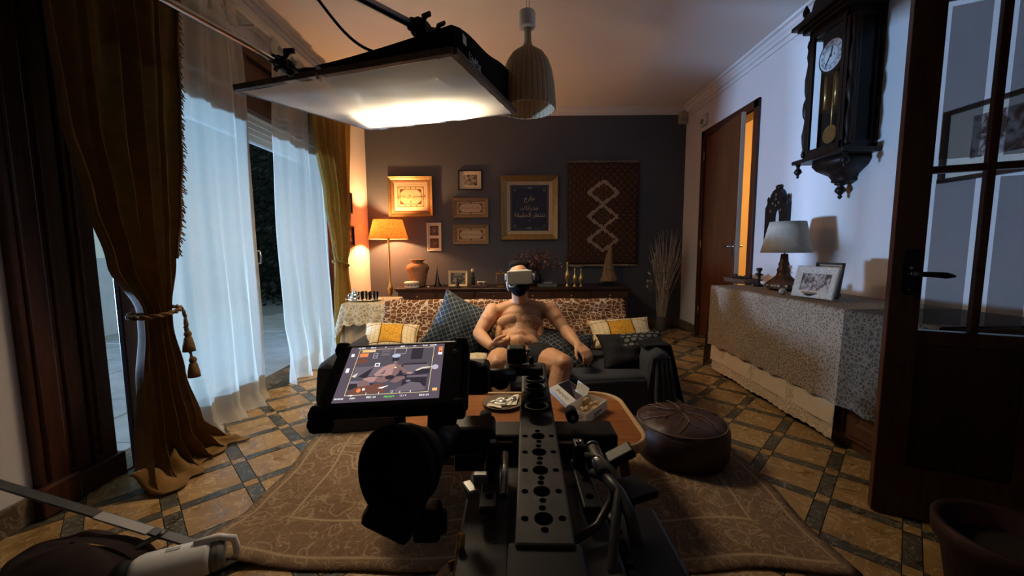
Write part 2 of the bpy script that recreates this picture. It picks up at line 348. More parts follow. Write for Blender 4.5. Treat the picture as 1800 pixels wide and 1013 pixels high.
def m_rug():
    n = NT('worn oriental rug'); u, v, _ = n.sep(n.co('UV')); uv = n.mp(n.co('UV'), (2.2, 1.3, 1))
    wob = n.mth('MULTIPLY', n.mth('SUBTRACT', n.noise(uv, 6, 2), .5), .05)
    eu = n.mth('MULTIPLY', n.mth('MINIMUM', u, n.mth('SUBTRACT', 1.0, u)), 2.2); ev = n.mth('MULTIPLY', n.mth('MINIMUM', v, n.mth('SUBTRACT', 1.0, v)), 1.3)
    d = n.mth('MINIMUM', eu, ev); dw = n.mth('ADD', d, wob)
    cu = n.mth('MULTIPLY', n.mth('ABSOLUTE', n.mth('SUBTRACT', u, .5)), 2.2); cv = n.mth('MULTIPLY', n.mth('ABSOLUTE', n.mth('SUBTRACT', v, .5)), 1.3)
    def bandline(x, c, w): return n.ramp(n.mth('ABSOLUTE', n.mth('SUBTRACT', x, c)), w, w*.4)
    lines = bandline(d, .04, .007)
    for c in (.20,): lines = n.mth('MAXIMUM', lines, bandline(d, c, .007))
    med = n.mth('ADD', n.mth('ADD', cu, n.mth('MULTIPLY', cv, 1.3)), n.mth('MULTIPLY', wob, 3.0))
    zig = n.mth('ADD', med, n.mth('MULTIPLY', n.mth('PINGPONG', n.mth('MULTIPLY', n.mth('SUBTRACT', cu, cv), 9), 1.0), .09))
    for c in (.62, .68, .30, .95, 1.0): lines = n.mth('MAXIMUM', lines, bandline(zig, c, .011))
    flo = n.n('ShaderNodeVectorMath', {0: uv, 1: n.n('ShaderNodeVectorMath', {0: n.noise(uv, 9, 2, out=1), 'Scale': .09}, operation='SCALE').outputs[0]}, operation='ADD').outputs[0]
    orn = n.ramp(n.mth('ABSOLUTE', n.mth('SUBTRACT', n.noise(flo, 13, 2, .5, 1.2), .5)), .022, .006)
    orn = n.mth('MAXIMUM', orn, n.mth('MULTIPLY', n.ramp(n.vor(flo, 26, 'DISTANCE_TO_EDGE'), .035, .01), .45)); orn = n.mth('MAXIMUM', orn, n.mth('MULTIPLY', n.ramp(n.mth('ABSOLUTE', n.mth('SUBTRACT', n.vor(flo, 9), .35)), .035, .01), .9))
    fieldmask = n.ramp(zig, .60, .64); orn = n.mth('MULTIPLY', orn, n.mth('ADD', .25, n.mth('MULTIPLY', fieldmask, .75)))
    lines = n.mth('MAXIMUM', lines, n.mth('MULTIPLY', orn, .8))
    base = n.mix(fieldmask, (.27, .135, .075), (.225, .145, .088)); base = n.mix(n.ramp(d, .05, .03), base, (.24, .16, .10))
    base = n.mix(n.ramp(n.noise(uv, 3, 5), .35, .7), base, (.175, .105, .062))
    n.set_b(col=n.mix(n.mth('MULTIPLY', lines, .68), base, (.47, .35, .22)), rough=.95, spec=.05).bump(n.noise(uv, 260, 2), .003, .5); return n.m
RUGM = m_rug()
def m_wallrug():
    n = NT('brown knotted wall rug'); u, v, _ = n.sep(n.co('UV'))
    q = lambda x, k: n.mth('DIVIDE', n.mth('FLOOR', n.mth('MULTIPLY', x, k)), k)
    uq = q(u, 40); vq = q(v, 58); best = None; core = None
    for c in (.235, .465, .70):
        r = n.mth('ADD', n.mth('DIVIDE', n.mth('ABSOLUTE', n.mth('SUBTRACT', uq, .49)), .24), n.mth('DIVIDE', n.mth('ABSOLUTE', n.mth('SUBTRACT', vq, c)), .128))
        r = n.mth('MAXIMUM', r, n.mth('MULTIPLY', n.mth('ABSOLUTE', n.mth('SUBTRACT', uq, .49)), 4.5))
        b = n.mth('MULTIPLY', n.mth('GREATER_THAN', r, .72), n.mth('LESS_THAN', r, 1.02)); k = n.mth('MULTIPLY', n.mth('LESS_THAN', r, .62), n.mth('GREATER_THAN', n.mth('FRACT', n.mth('MULTIPLY', r, 4)), .5))
        best = b if best is None else n.mth('MAXIMUM', best, b); core = k if core is None else n.mth('MAXIMUM', core, k)
    rep = n.mth('MULTIPLY', n.mth('SINE', n.mth('MULTIPLY', uq, 62)), n.mth('SINE', n.mth('MULTIPLY', vq, 88))); rep = n.mth('MULTIPLY', n.ramp(rep, .15, .6), n.ramp(n.noise(n.mp(n.co('UV'), (1, 1.5, 1)), 70, 1), .4, .6))
    c = n.mix(n.noise(n.mp(n.co('UV'), (1, 1.5, 1)), 90, 2), (.040, .018, .012), (.105, .052, .034)); c = n.mix(n.mth('MULTIPLY', rep, .55), c, (.22, .14, .09)); c = n.mix(n.mth('MULTIPLY', core, .5), c, (.15, .10, .06))
    n.set_b(col=n.mix(best, c, (.36, .27, .19)), rough=.95, spec=.05).bump(n.noise(n.co('UV'), 140, 2), .003, .5); return n.m
WRUG = m_wallrug()
def m_rattan():
    n = NT('woven rattan'); x, y, z = n.sep(n.co()); a = n.mth('ARCTAN2', y, x)
    row = n.mth('SINE', n.mth('ADD', n.mth('MULTIPLY', z, 900), n.mth('MULTIPLY', n.mth('SIGN', n.mth('SINE', n.mth('MULTIPLY', a, 22))), 1.57)))
    f = n.mth('MULTIPLY', n.ramp(row, -.8, .8), n.ramp(n.mth('ABSOLUTE', n.mth('COSINE', n.mth('MULTIPLY', a, 16))), 0, .55)); n.set_b(col=n.mix(f, (.34, .23, .12), (.86, .72, .48)), rough=.6, spec=.3).bump(f, .002, .6); n.translucent(.15, (.8, .6, .35)); return n.m  # grooves between the ribs darkened in the colour, shade painted in
RATTAN = m_rattan()
def m_shade(name, c1, c2, tr):
    n = NT(name); f = n.ramp(n.noise(n.co(), 45, 5, .6), .35, .65); c = n.mix(f, c1, c2); n.set_b(col=c, rough=.9, spec=.1); n.translucent(tr, c); return n.m
SHADEO = m_shade('orange parchment shade', (.50, .11, .02), (.70, .22, .055), .13); SHADEW = m_shade('natural linen shade', (.52, .47, .38), (.60, .55, .46), .15)
def m_photo(name, dark, lightc, sc=14):
    n = NT(name); f = n.noise(n.mp(n.co(), (1, 1, .8)), sc, 4, .6, .8); n.set_b(col=n.mix(n.ramp(f, .42, .60), dark, lightc), rough=.25, spec=.5); return n.m
PHOTO = m_photo('old photograph', (.02, .018, .015), (.34, .30, .23), 28); PHOTO2 = m_photo('grey photograph', (.04, .04, .04), (.36, .35, .33), 30); PRINTB = m_photo('monochrome print', (.02, .02, .022), (.30, .29, .28), 24)
def m_skin():
    n = NT('skin'); p = n.co(); x, y, z = n.sep(p)
    c = n.mix(n.noise(p, 14, 4), (.47, .235, .115), (.58, .315, .165)); c = n.mix(n.mth('MULTIPLY', n.ramp(n.noise(p, 5, 3), .4, .8), .35), c, (.50, .20, .12))
    def el(cx, cz, rx, rz): return n.ramp(n.mth('ADD', n.mth('POWER', n.mth('DIVIDE', n.mth('SUBTRACT', x, cx), rx), 2.0), n.mth('POWER', n.mth('DIVIDE', n.mth('SUBTRACT', z, cz), rz), 2.0)), 1.0, .25)
    chest = n.mth('MAXIMUM', el(.055, .515, .125, .07), n.mth('MULTIPLY', el(.062, .40, .035, .10), .8)); chest = n.mth('MULTIPLY', chest, n.mth('GREATER_THAN', y, 2.2))
    legs = n.mth('MULTIPLY', n.mth('LESS_THAN', z, .33), .45); m_ = n.mth('MAXIMUM', chest, legs)
    h = n.ramp(n.noise(n.mp(p, (1, 1, .55)), 130, 3, .7, 1.5), .40, .54); f = n.mth('MULTIPLY', n.mth('MULTIPLY', m_, h), .8)
    n.set_b(col=n.mix(f, c, (.07, .035, .02)), rough=.52, spec=.4); n.set(n.b.inputs['Subsurface Weight'], .06); n.set(n.b.inputs['Subsurface Radius'], (.02, .008, .004)); n.bump(n.noise(p, 160, 3), .0012, .35); return n.m
SKIN = m_skin(); HAIR = mat('dark brown hair', (.010, .006, .005), .8, spec=.15, vary=.5, sc=120, bump=.004); SHORTS = m_cloth('black shorts', (.012, .012, .014), None, 60)
LEATHER = mat('brown leather', (.060, .026, .016), .5, vary=.4, sc=30, bump=.003)
def emit(name, col, st):
    n = NT(name); n.set_b(col=(0, 0, 0), rough=.3, emc=col, ems=st, spec=.2); return n.m
# ------------------------------------------------------------------ setting
XL, XR, YB, H = -1.80, 2.131, 5.0, 2.69; Y0 = -1.7
def sbox(name, m, spans, parent=None, kind=True, bev=0):
    b = M()
    for a, c in spans: b.span(a, c, bev)
    o = b.out(name, m, parent)
    return struct(o) if kind and not parent else o
floor = sbox('floor', mat('grout', (.05, .04, .03), .9), [((XL-.15, Y0-.1, -.10), (XR+.15, YB+.1, -.003))])
PA, PB, GA, GB = .253, .264, .048, .055; A0, B0 = -.413, 1.955
def t_mesh(name, a, b, m, th=.006):
    bm = M(); ex, ey = V((1, -1, 0)).normalized(), V((1, 1, 0)).normalized(); g = .0012
    bm.box((0, 0, -th/2), (a-2*g, b-2*g, th), Matrix((ex, ey, V((0, 0, 1)))).transposed(), bev=.0012)
    me = bpy.data.meshes.new(name); bmesh.ops.recalc_face_normals(bm.b, faces=bm.b.faces[:]); bm.b.to_mesh(me); bm.b.free(); me.materials.append(m); return me
TA, TB = PA-GA, PB-GB
tm = {'tile': t_mesh('tile', TA, TB, OCHRE), 'long_strip_tile': t_mesh('long_strip_tile', TA, GB, GREEN), 'cross_strip_tile': t_mesh('cross_strip_tile', GA, TB, GREEN), 'corner_tile': t_mesh('corner_tile', GA, GB, OCHRE)}
cnt = {k: [] for k in tm}; r2 = sqrt(.5)
for i in range(-30, 30):
    for j in range(-20, 40):
        a, b = A0+i*PA, B0+j*PB
        for k, da, db in (('tile', TA/2, TB/2), ('long_strip_tile', TA/2, TB+GB/2), ('cross_strip_tile', TA+GA/2, TB/2), ('corner_tile', TA+GA/2, TB+GB/2)):
            x, y = (a+da+b+db)*r2, (b+db-a-da)*r2; m_ = {'tile': .15, 'corner_tile': .04}.get(k, .11)
            if XL-.1 < x < XR-.06 and .75 < y < YB-.06 and not (-.85 < x < .75 and 1.4 < y < 2.9) and x > XL-.02: cnt[k].append((y, x, k))
for k, lst in cnt.items():
    lst.sort()
    for i, (y, x, _) in enumerate(lst):
        if i < 298:
            o = bpy.data.objects.new(k, tm[k]); COL.objects.link(o); o.location = (x, y, .0); o.parent = floor
            if i % 7 == 3: o.location.z = .0006
struct(sbox('ceiling', CEIL, [((XL-.15, Y0-.1, H), (XR+.15, YB+.1, H+.1))]))
sbox('wall_back', GREY, [((XL-.15, YB, -.1), (XR+.15, YB+.1, H))])
sbox('wall_rear', WHITE, [((XL-.15, Y0-.1, -.1), (XR+.15, Y0, H))])
OY0, OY1, OZ = 1.47, 3.86, 2.40
sbox('wall_left', WHITE, [((XL-.15, Y0, -.1), (XL, OY0, H)), ((XL-.15, OY1, -.1), (XL, YB, H)), ((XL-.15, OY0, OZ), (XL, OY1, H)), ((XL-.15, OY0, -.1), (XL, OY1, -.002))])
DY0, DY1, DZ = 3.60, 4.46, 2.19
sbox('wall_right', WHITE, [((XR, Y0, -.1), (XR+.12, DY0-.03, H)), ((XR, DY1+.03, -.1), (XR+.12, YB, H)), ((XR, DY0-.03, DZ+.03), (XR+.12, DY1+.03, H)), ((XR, DY0-.03, -.1), (XR+.12, DY1+.03, -.002))])
sbox('wall_next_room', CREAMW, [((XR+.12, 2.6, -.1), (XR+.14, DY0-.04, H)), ((3.7, 2.6, -.1), (3.8, 5.4, H)), ((XR+.12, 2.5, -.1), (3.8, 2.6, H)), ((XR+.12, 5.4, -.1), (3.8, 5.5, H)), ((XR+.12, 2.5, H), (3.8, 5.5, H+.1)), ((XR+.12, 2.5, -.1), (3.8, 5.5, -.002)), ((XR+.12, YB, -.1), (XR+.15, 5.5, H))])
def cornice(name, p0, p1, inw):
    b = M(); prof = [(0, 0), (.075, 0), (.07, -.016), (.045, -.022), (.035, -.04), (.02, -.052), (.016, -.075), (0, -.08)]
    b.prism(prof, p0, inw, (0, 0, 1), (V(p1)-V(p0)).normalized(), (V(p1)-V(p0)).length); struct(b.out(name, WHITE))
cornice('trim_1', (XL, Y0, H), (XL, YB, H), (1, 0, 0)); cornice('trim_2', (XR, Y0, H), (XR, YB, H), (-1, 0, 0)); cornice('trim_3', (XL, YB, H), (XR, YB, H), (0, -1, 0))
sbox('trim_4', WHITE, [((XR-.012, Y0, H-.125), (XR, YB, H-.105))])
sbox('baseboard_left', SKIRT, [((XL, Y0, 0), (XL+.014, 1.40, .10)), ((XL, 3.98, 0), (XL+.014, YB, .10))], bev=.003)
sbox('baseboard_back', SKIRT, [((XL+.014+i*.33, YB-.014, 0), (XL+.012+(i+1)*.33, YB, .10)) for i in range(11)]+[((XL+3.646, YB-.014, 0), (XR, YB, .10))], bev=.003)
sbox('baseboard_right', SKIRT, [((XR-.014, DY1+.09, 0), (XR, YB-.014, .10)), ((XR-.014, 1.2, 0), (XR, DY0-.09, .10))], bev=.003)
# --- door in the right wall (ajar) and its frame
d1 = bpy.data.objects.new('door_1', None); COL.objects.link(d1); d1.location = (XR, DY1, 0); struct(d1)
b = M()
for y0, y1 in ((DY0-.03, DY0), (DY1, DY1+.03)): b.span((XR-.004, y0, 0), (XR+.13, y1, DZ+.03))
b.span((XR-.004, DY0, DZ), (XR+.13, DY1, DZ+.03))
for y0, y1 in ((DY0-.085, DY0-.012), (DY1+.012, DY1+.085)): b.span((XR-.022, y0, 0), (XR, y1, DZ+.085), .004)
b.span((XR-.022, DY0-.085, DZ+.012), (XR, DY1+.085, DZ+.085), .004); b.out('door_frame', MAHOG, d1)
hx, hy, an = XR-.004, DY1-.004, radians(7); dv = V((-sin(an), -cos(an), 0)); nv = V((-cos(an), sin(an), 0)); L_ = .845
def dp(s, z, o=0): return V((hx, hy, 0))+dv*s+nv*o+V((0, 0, z))
b = M(); b.beam(dp(0, DZ/2+.004, -.018), dp(L_, DZ/2+.004, -.018), .036, DZ-.016); leaf = b.out('door_leaf', DOORW, d1)
b = M(); b.beam(dp(L_-.0, DZ/2+.004, -.018), dp(L_+.004, DZ/2+.004, -.018), .036, DZ-.016); b.out('lit_edge_strip', mat('lit edge tone', (.55, .45, .34), .7), leaf)  # pale strip: light on the door's free edge put into its colour
b = M(); b.beam(dp(L_-.06, .99, .003), dp(L_-.02, .99, .003), .006, .15, bev=.002); b.cyl(dp(L_-.04, 1.01, 0), dp(L_-.04, 1.01, .04), .008); b.tube([dp(L_-.04, 1.01, .04), dp(L_-.1, 1.01, .043), dp(L_-.135, 1.01, .04)], .007)
b.cyl(dp(L_-.04, 1.01, -.036), dp(L_-.04, 1.01, -.075), .008); b.tube([dp(L_-.04, 1.01, -.075), dp(L_-.12, 1.01, -.075)], .007); b.out('door_handle', STEEL, leaf)
for z in (.25, 1.0, 1.95): b = M(); b.cyl((XR-.026, DY1-.002, z), (XR-.026, DY1-.002, z+.09), .006); b.out('hinge', BRASS, leaf)
b = M(); b.grid(lambda u, v: (2.66+.03*sin(u*20)+.04*v, 4.02+u*.42, 1.42-.1*u-v*(.75)), 16, 10); o = b.out('hanging_cloth', mat('dark cloth', (.03, .02, .015), .9), solid=.006); tag(o, 'dark cloth hanging in the lit room seen through the ajar door', 'cloth'); ground(o)
# --- garden window-door in the left wall
w1 = bpy.data.objects.new('window_1', None); COL.objects.link(w1); w1.location = (XL, OY0, 0); struct(w1)
b = M(); b.span((XL-.15, OY1-.05, 0), (XL+.03, OY1, OZ)); b.span((XL-.02, OY1-.01, 0), (XL+.03, OY1+.07, OZ+.06), .004); b.out('jamb', MAHOG, w1)
b = M(); b.span((XL-.15, OY0, 0), (XL-.04, 1.70, OZ))
for y0, y1, dx in ((1.40, 1.50, .03), (1.505, 1.60, .012), (1.605, 1.70, .020)):
    b.span((XL-.06, y0, .0), (XL+dx, y1, OZ), .006)
    b.tube([(XL+dx, (y0+y1)/2-.02, .13), (XL+dx, (y0+y1)/2-.02, OZ-.05)], .008, 6)
b.span((XL-.06, 1.385, 0), (XL+.05, 1.52, .12), .008); b.span((XL-.1, 1.52, 0), (XL+.035, 1.72, .10), .006); b.out('folded_shutter', MAHOG, w1)
b = M(); b.span((XL-.12, OY0, 1.99), (XL-.03, OY1, OZ)); b.span((XL-.05, OY0, OZ-.07), (XL-.0, OY1, OZ)); b.span((XL-.05, OY0, 1.97), (XL-.0, OY1, 2.03))
for y in (1.9, 2.35, 2.8, 3.25, 3.7): b.span((XL-.04, y, 2.03), (XL-.01, y+.05, OZ-.07))
b.out('transom_panel', MAHOG, w1)
SLATM = mat('beige shutter slat', (.50, .42, .32), .5)
shut = M().span((XL-.14, OY0+.02, 1.96), (XL-.05, OY1-.06, 1.98)).out('roller_shutter', SLATM, w1)
for k in range(4):
    b = M(); z = 1.925-k*.043; b.span((XL-.10, 1.73, z), (XL-.085, OY1-.06, z+.040), .004); b.out('slat', SLATM, shut)
b = M(); b.span((XL-.105, 1.73, 1.775), (XL-.082, OY1-.06, 1.795), .003); b.out('bottom_bar', mat('pale aluminium', (.7, .74, .74), .4, .5), shut)
lf = M(); lf.span((XL+.035, 2.625, .01), (XL+.062, 2.695, 1.955), .004); lf.span((XL+.035, 1.74, .01), (XL+.062, 1.82, 1.955), .004); lf.span((XL+.036, 1.8, .01), (XL+.061, 2.64, .16)); lf.span((XL+.036, 1.8, 1.86), (XL+.061, 2.64, 1.955)); lf = lf.out('glazed_leaf', MAHOG, w1)
b = M(); b.span((XL+.047, 1.82, .16), (XL+.051, 2.625, 1.86)); b.out('pane', GLASS, lf)
b = M(); b.tube([(XL+.062, 2.675, 1.0), (XL+.10, 2.675, .995), (XL+.105, 2.675, .96), (XL+.10, 2.675, .915), (XL+.062, 2.675, .91)], .006); b.span((XL+.06, 2.66, .89), (XL+.066, 2.69, 1.03), .002); b.out('pull_handle', STEEL, lf)
b = M(); b.span((XL-.15, 1.72, -.005), (XL+.03, OY1-.05, .006)); b.out('threshold', SKIRT, w1)
# --- garden terrace outside
terr = sbox('ground', mat('terrace bed', (.25, .26, .27), .9), [((-14, -3, -.14), (XL-.15, 14, -.06))])
PAV = mat('terrace stone', (.50, .50, .49), .7, vary=.3, sc=5, bump=.003); pm = None
for i in range(10):
    for j in range(16):
        x, y = XL-.45-i*.46, 1.0+j*.42+(.21 if i % 2 else 0)
        if x < -5.5 or y > 6.4: continue
        if pm is None: o = M().box((0, 0, -.025), (.452, .412, .05), bev=.006).out('paving_slab', PAV, terr); pm = o
        else: o = pm.copy(); COL.objects.link(o)
        o.location = V((x, y, -.03+rnd.uniform(-.003, .003)))-terr.location
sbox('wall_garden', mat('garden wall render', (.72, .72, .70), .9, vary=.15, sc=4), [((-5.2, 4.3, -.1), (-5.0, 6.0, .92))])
def hedge(name, label, c, sx, sy, sz, n_, seed):
    r = random.Random(seed); b = M()
    for i in range(n_):
        p = V((c[0]+r.uniform(-sx, sx)*.5, c[1]+r.uniform(-sy, sy)*.5, c[2]+r.uniform(0, sz))); q = V((r.gauss(0, 1), r.gauss(0, 1), r.gauss(0, 1))).normalized(); t = q.orthogonal().normalized()*.07; s_ = q.cross(t)*.45
        b.poly([p-t, p+s_, p+t, p-s_])
    o = b.out(name, mat('dark leaf', (.010, .018, .009), .55), recalc=False); stuff(o); o['label'] = label; o['category'] = 'hedge'; return o
hedge('garden_hedge', 'dark leafy hedge in the garden beyond the open window door', (-5.3, 8.3, -.1), 4.4, 1.6, 5.0, 9000, 3)
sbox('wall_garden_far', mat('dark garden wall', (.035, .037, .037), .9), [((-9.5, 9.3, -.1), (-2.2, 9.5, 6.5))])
def ray(u, v): return F_+R_*((u-900)/696)+U_*((506.5-v)/696)
def at(u, v, y): r = ray(u, v); return V((0, 0, 1))+r*(y/r.y)
def atz(u, v, z): r = ray(u, v); return V((0, 0, 1))+r*((z-1)/r.z)
def atx(u, v, x): r = ray(u, v); return V((0, 0, 1))+r*(x/r.x)
# ------------------------------------------------------------------ curtains
def drape(b, tab, nf, ph, seed=0, nu=110, nv=70, sharp=1.0):
    r = random.Random(seed); p2, p3 = r.uniform(0, 6), r.uniform(0, 6); zt, zb = tab[0][0], tab[-1][0]
    def fn(u, v):
        z = lerp(zt, zb, v); y0, y1, x, a = keys(tab, z)
        uu = u+.012*sin(3*z+p2+u*9)
        w = sin(2*pi*nf*uu+ph+.5*sin(1.7*z+p3)); w = w*(1-.25*w*w*sharp)
        return (x+a*w+a*.35*sin(2*pi*nf*2.3*uu+p2+z*.8), lerp(y0, y1, u)+.25*a*cos(2*pi*nf*uu+ph), z)
    b.grid(fn, nu, nv); return fn
RAILM = mat('white rail paint', (.62, .56, .47), .5)
rod = thing('curtain_rail', 'white wooden curtain rail high along the window wall under the cornice', 'curtain rail', (-1.70, 2.8, 2.5))
b = M(); b.cyl((-1.70, 1.36, 2.50), (-1.70, 4.22, 2.50), .014, n=10); b.out('rod', RAILM, rod)
for y in (1.36, 4.22): b = M(); b.ball((-1.70, y, 2.50), .028); b.out('finial', RAILM, rod)
for y in (1.38, 2.78, 4.19): b = M(); b.span((XL, y-.012, 2.475), (-1.695, y+.012, 2.486)); b.out('bracket', RAILM, rod)
b = M(); b.span((XL, 1.34, 2.535), (XL+.07, 4.24, 2.60), .004); b.span((XL, 1.34, 2.53), (XL+.085, 4.24, 2.54), .002); b.out('pelmet_board', RAILM, rod)
def sheer(label, tab, nf, ph, seed):
    t = thing('sheer_curtain', label, 'curtain', (tab[-1][3], (tab[-1][1]+tab[-1][2])/2, 0), group='white sheer curtains')
    b = M(); drape(b, tab, nf, ph, seed); b.out('panel', SHEER, t)
    y0, y1 = tab[0][1:3]; n_ = 5
    for i in range(n_):
        y = lerp(y0+.05, y1-.05, i/(n_-1)); b = M()
        b.grid(lambda u, v: (-1.70+.016*cos(pi*(1.5-2*v))*1.0, y+(u-.5)*.085, 2.50+.0165*sin(pi*(1.5-2*v))) if 0 < v < 1 else (-1.70+(.012 if v == 0 else -.012), y+(u-.5)*.085, 2.372), 2, 12); b.out('tab', SHEER, t, solid=.003)
    return t
sheer('white sheer curtain between the near gold curtain and the open garden door', [(2.385, 1.98, 2.60, -1.70, .020), (2.0, 1.92, 2.625, -1.70, .016), (1.2, 1.86, 2.64, -1.70, .015), (.4, 1.86, 2.63, -1.69, .020), (.08, 1.88, 2.61, -1.68, .034), (.006, 1.88, 2.58, -1.63, .045)], 4, .4, 5)
sheer('white sheer curtain with curled hem beside the far gold curtain', [(2.385, 2.94, 3.72, -1.70, .020), (1.8, 2.91, 3.70, -1.71, .016), (1.1, 2.872, 3.72, -1.71, .016), (.5, 2.884, 3.72, -1.70, .020), (.18, 2.93, 3.70, -1.69, .030), (.006, 2.86, 3.60, -1.65, .050)], 3.3, 2.2, 8)
g1 = thing('gold_curtain', 'large old gold curtain tied with tasselled rope, trailing on the floor beside the dark shutter', 'curtain', (-1.62, 1.75, 0))
tab = [(2.60, 1.40, 2.12, -1.68, .036), (2.2, 1.44, 2.06, -1.66, .040), (1.87, 1.478, 2.02, -1.65, .042), (1.5, 1.482, 1.975, -1.64, .044), (1.2, 1.528, 1.93, -1.63, .044), (.95, 1.582, 1.885, -1.62, .040), (.73, 1.70, 1.853, -1.62, .034), (.66, 1.693, 1.848, -1.615, .034), (.42, 1.645, 1.875, -1.60, .045), (.17, 1.585, 1.90, -1.57, .058), (.05, 1.54, 1.97, -1.54, .066), (.006, 1.52, 2.02, -1.50, .060)]
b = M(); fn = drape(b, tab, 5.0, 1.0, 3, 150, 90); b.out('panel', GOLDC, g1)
b = M()
b.grid(lambda u, v: (-1.56+.13*v+.02*sin(u*21)+.03*sin(u*7), lerp(1.52, 2.03, u)+.02*sin(u*11), .055*(1-v)**2*(1+.6*sin(u*17+1))+.012+.018*max(0, sin(v*9+u*4))*(1-v)), 60, 14); b.out('pooled_hem', GOLDC, g1, solid=.006)
b = M(); rr = random.Random(4)
for i in range(170):
    v = .03+.60*i/170; p = V(fn(1, v)); q = p+V((rr.uniform(-.01, .012), rr.uniform(.012, .030), -.014+rr.uniform(-.006, .006)))
    b.tube([p+V((0, -.004, 0)), (p+q)/2+V((.002, 0, .004)), q], [.003, .0035, .0025], 4)
stuff(b.out('fringe', FRINGE, g1))
b = M(); b.tube([V(fn(1, .03+.60*i/30))+V((.003, 0, 0)) for i in range(31)], .007, 6); b.out('braid', FRINGE, g1)
ROPE = mat('gold brown rope', (.22, .115, .035), .8, vary=.5, sc=150, bump=.003)
def rope(b, pts, r):
    pts = [V(p) for p in pts]
    for k in range(2):
        q = []
        for i, p in enumerate(pts):
            t = (pts[min(i+1, len(pts)-1)]-pts[max(i-1, 0)]).normalized(); e = t.orthogonal().normalized() if abs(t.z) > .99 else V((0, 0, 1)).cross(t).normalized(); f = t.cross(e); a = i*1.1+k*pi
            q.append(p+e*r*.55*cos(a)+f*r*.55*sin(a))
        b.tube(q, r*.62, 6)
t = thing('curtain_tie', 'twisted gold rope tie with two tassels around the near gold curtain', 'curtain tie', (-1.56, 1.85, .40))
b = M(); rope(b, [(-1.62+.082*cos(a), 1.775+.098*sin(a), .725+.012*sin(a)) for a in [2*pi*i/48 for i in range(49)]], .010); b.out('rope_loop', ROPE, t)
def tassel(b, p, h, r): b.lathe([(r*.35, h), (r*.55, h*.93), (r*.62, h*.82), (r*.45, h*.72), (r*.62, h*.68), (r*.9, h*.3), (r, 0)], p, 14)
for y, z, x in ((1.885, .515, -1.575), (1.892, .385, -1.567)):
    b = M(); rope(b, [(lerp(-1.575, x, i/20), lerp(1.868, y, i/20)+.006*sin(i*.3), lerp(.725, z+.085, i/20)) for i in range(21)], .007); b.out('cord', ROPE, t)
    b = M(); tassel(b, (x, y, z), .10, .027); b.out('tassel', ROPE, t)
g2 = thing('gold_curtain', 'old gold curtain tied in a waist beside the two small frames on the window wall', 'curtain', (-1.66, 3.85, 0))
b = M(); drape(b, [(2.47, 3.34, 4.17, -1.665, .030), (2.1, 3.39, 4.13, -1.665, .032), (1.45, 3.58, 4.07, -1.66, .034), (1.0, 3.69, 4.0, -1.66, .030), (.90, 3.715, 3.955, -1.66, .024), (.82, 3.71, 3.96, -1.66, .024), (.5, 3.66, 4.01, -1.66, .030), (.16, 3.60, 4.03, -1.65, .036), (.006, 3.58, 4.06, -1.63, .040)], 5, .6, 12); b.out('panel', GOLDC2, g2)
b = M(); rope(b, [(-1.66+.05*cos(a), 3.835+.13*sin(a), .87-.03*sin(a)) for a in [2*pi*i/44 for i in range(45)]], .010); rope(b, [(-1.62+.01*i/10, lerp(3.69, 3.60, i/12), lerp(.90, 1.08, i/12)) for i in range(13)], .007)
o = b.out('curtain_tie', mat('gold rope', (.42, .27, .08), .8, vary=.4, sc=120, bump=.003)); tag(o, 'gold rope around the waist of the far gold curtain', 'curtain tie'); ground(o)

# ------------------------------------------------------------------ film light on two booms
A_, D_, B_ = V((-1.245, 1.87, 1.72)), V((-.214, 1.547, 1.72)), V((-1.012, 2.921, 1.85)); C_ = D_+B_-A_
es, et = D_-A_, B_-A_; en = es.cross(et).normalized(); en = en if en.z > 0 else -en
def PP(s, t, h=0): return A_+es*s+et*t+en*h
FRW = mat('worn frame timber', (.16, .12, .09), .6, vary=.6, sc=25, bump=.002)
df = thing('diffusion_frame', 'square timber frame of white diffusion cloth glowing under the black light box', 'diffusion frame', PP(.5, .5))
for a, c in (((0, 0), (1, 0)), ((1, 0), (1, 1)), ((1, 1), (0, 1)), ((0, 1), (0, 0))):
    b = M(); b.beam(PP(*a, .012), PP(*c, .012), .030, .024, en, .002); b.out('frame_bar', FRW, df)
b = M(); b.grid(lambda u, v: PP(.012+.976*u, .012+.976*v, -.002-.010*sin(pi*u)*sin(pi*v)+.0018*sin(u*31+v*9)*sin(pi*u)+.001*sin(v*40-u*22)), 40, 40); b.out('diffusion_cloth', DIFF, df)
TAPE = mat('white cloth tape', (.6, .58, .52), .8)
for s, t_ in ((.10, 1), (.30, 1), (.52, 1), (.66, 1), (.42, 0), (.30, 0)):
    b = M(); b.beam(PP(s-.03, t_, .0), PP(s+.03, t_, .0), .036, .003, en); b.out('tape', TAPE, df)
lb = thing('light_box', 'black fabric light box resting on the diffusion frame with white lettering', 'film light', PP(.7, .5, .03))
s0, s1, t0, t1 = .40, .985, .04, .93
b = M(); rows = []
def hh(s, t): return .030+.055*max(0, (s-s0)/(s1-s0))**1.4*(1-.3*t)+.13*t**.8+.010*sin(s*15)*sin(t*9)
S0 = lambda t: lerp(.40, .06, (t-t0)/(t1-t0))
top = [[PP(lerp(S0(lerp(t0, t1, j/10)), s1, i/12), lerp(t0, t1, j/10), max(.03, hh(lerp(s0, s1, i/12), j/10))+.03) for j in range(11)] for i in range(13)]
b.grid(lambda u, v: top[round(u*12)][round(v*10)], 12, 10)
for seq in ([top[i][0] for i in range(13)], [top[i][10] for i in range(13)], [top[0][j] for j in range(11)], [top[12][j] for j in range(11)]):
    n_ = len(seq)-1
    b.grid(lambda u, v: seq[round(u*n_)] if v == 0 else seq[round(u*n_)]-en*((seq[round(u*n_)]-A_).dot(en)-.027), n_, 1)
b.out('skirt', BLACKF, lb, solid=.006)
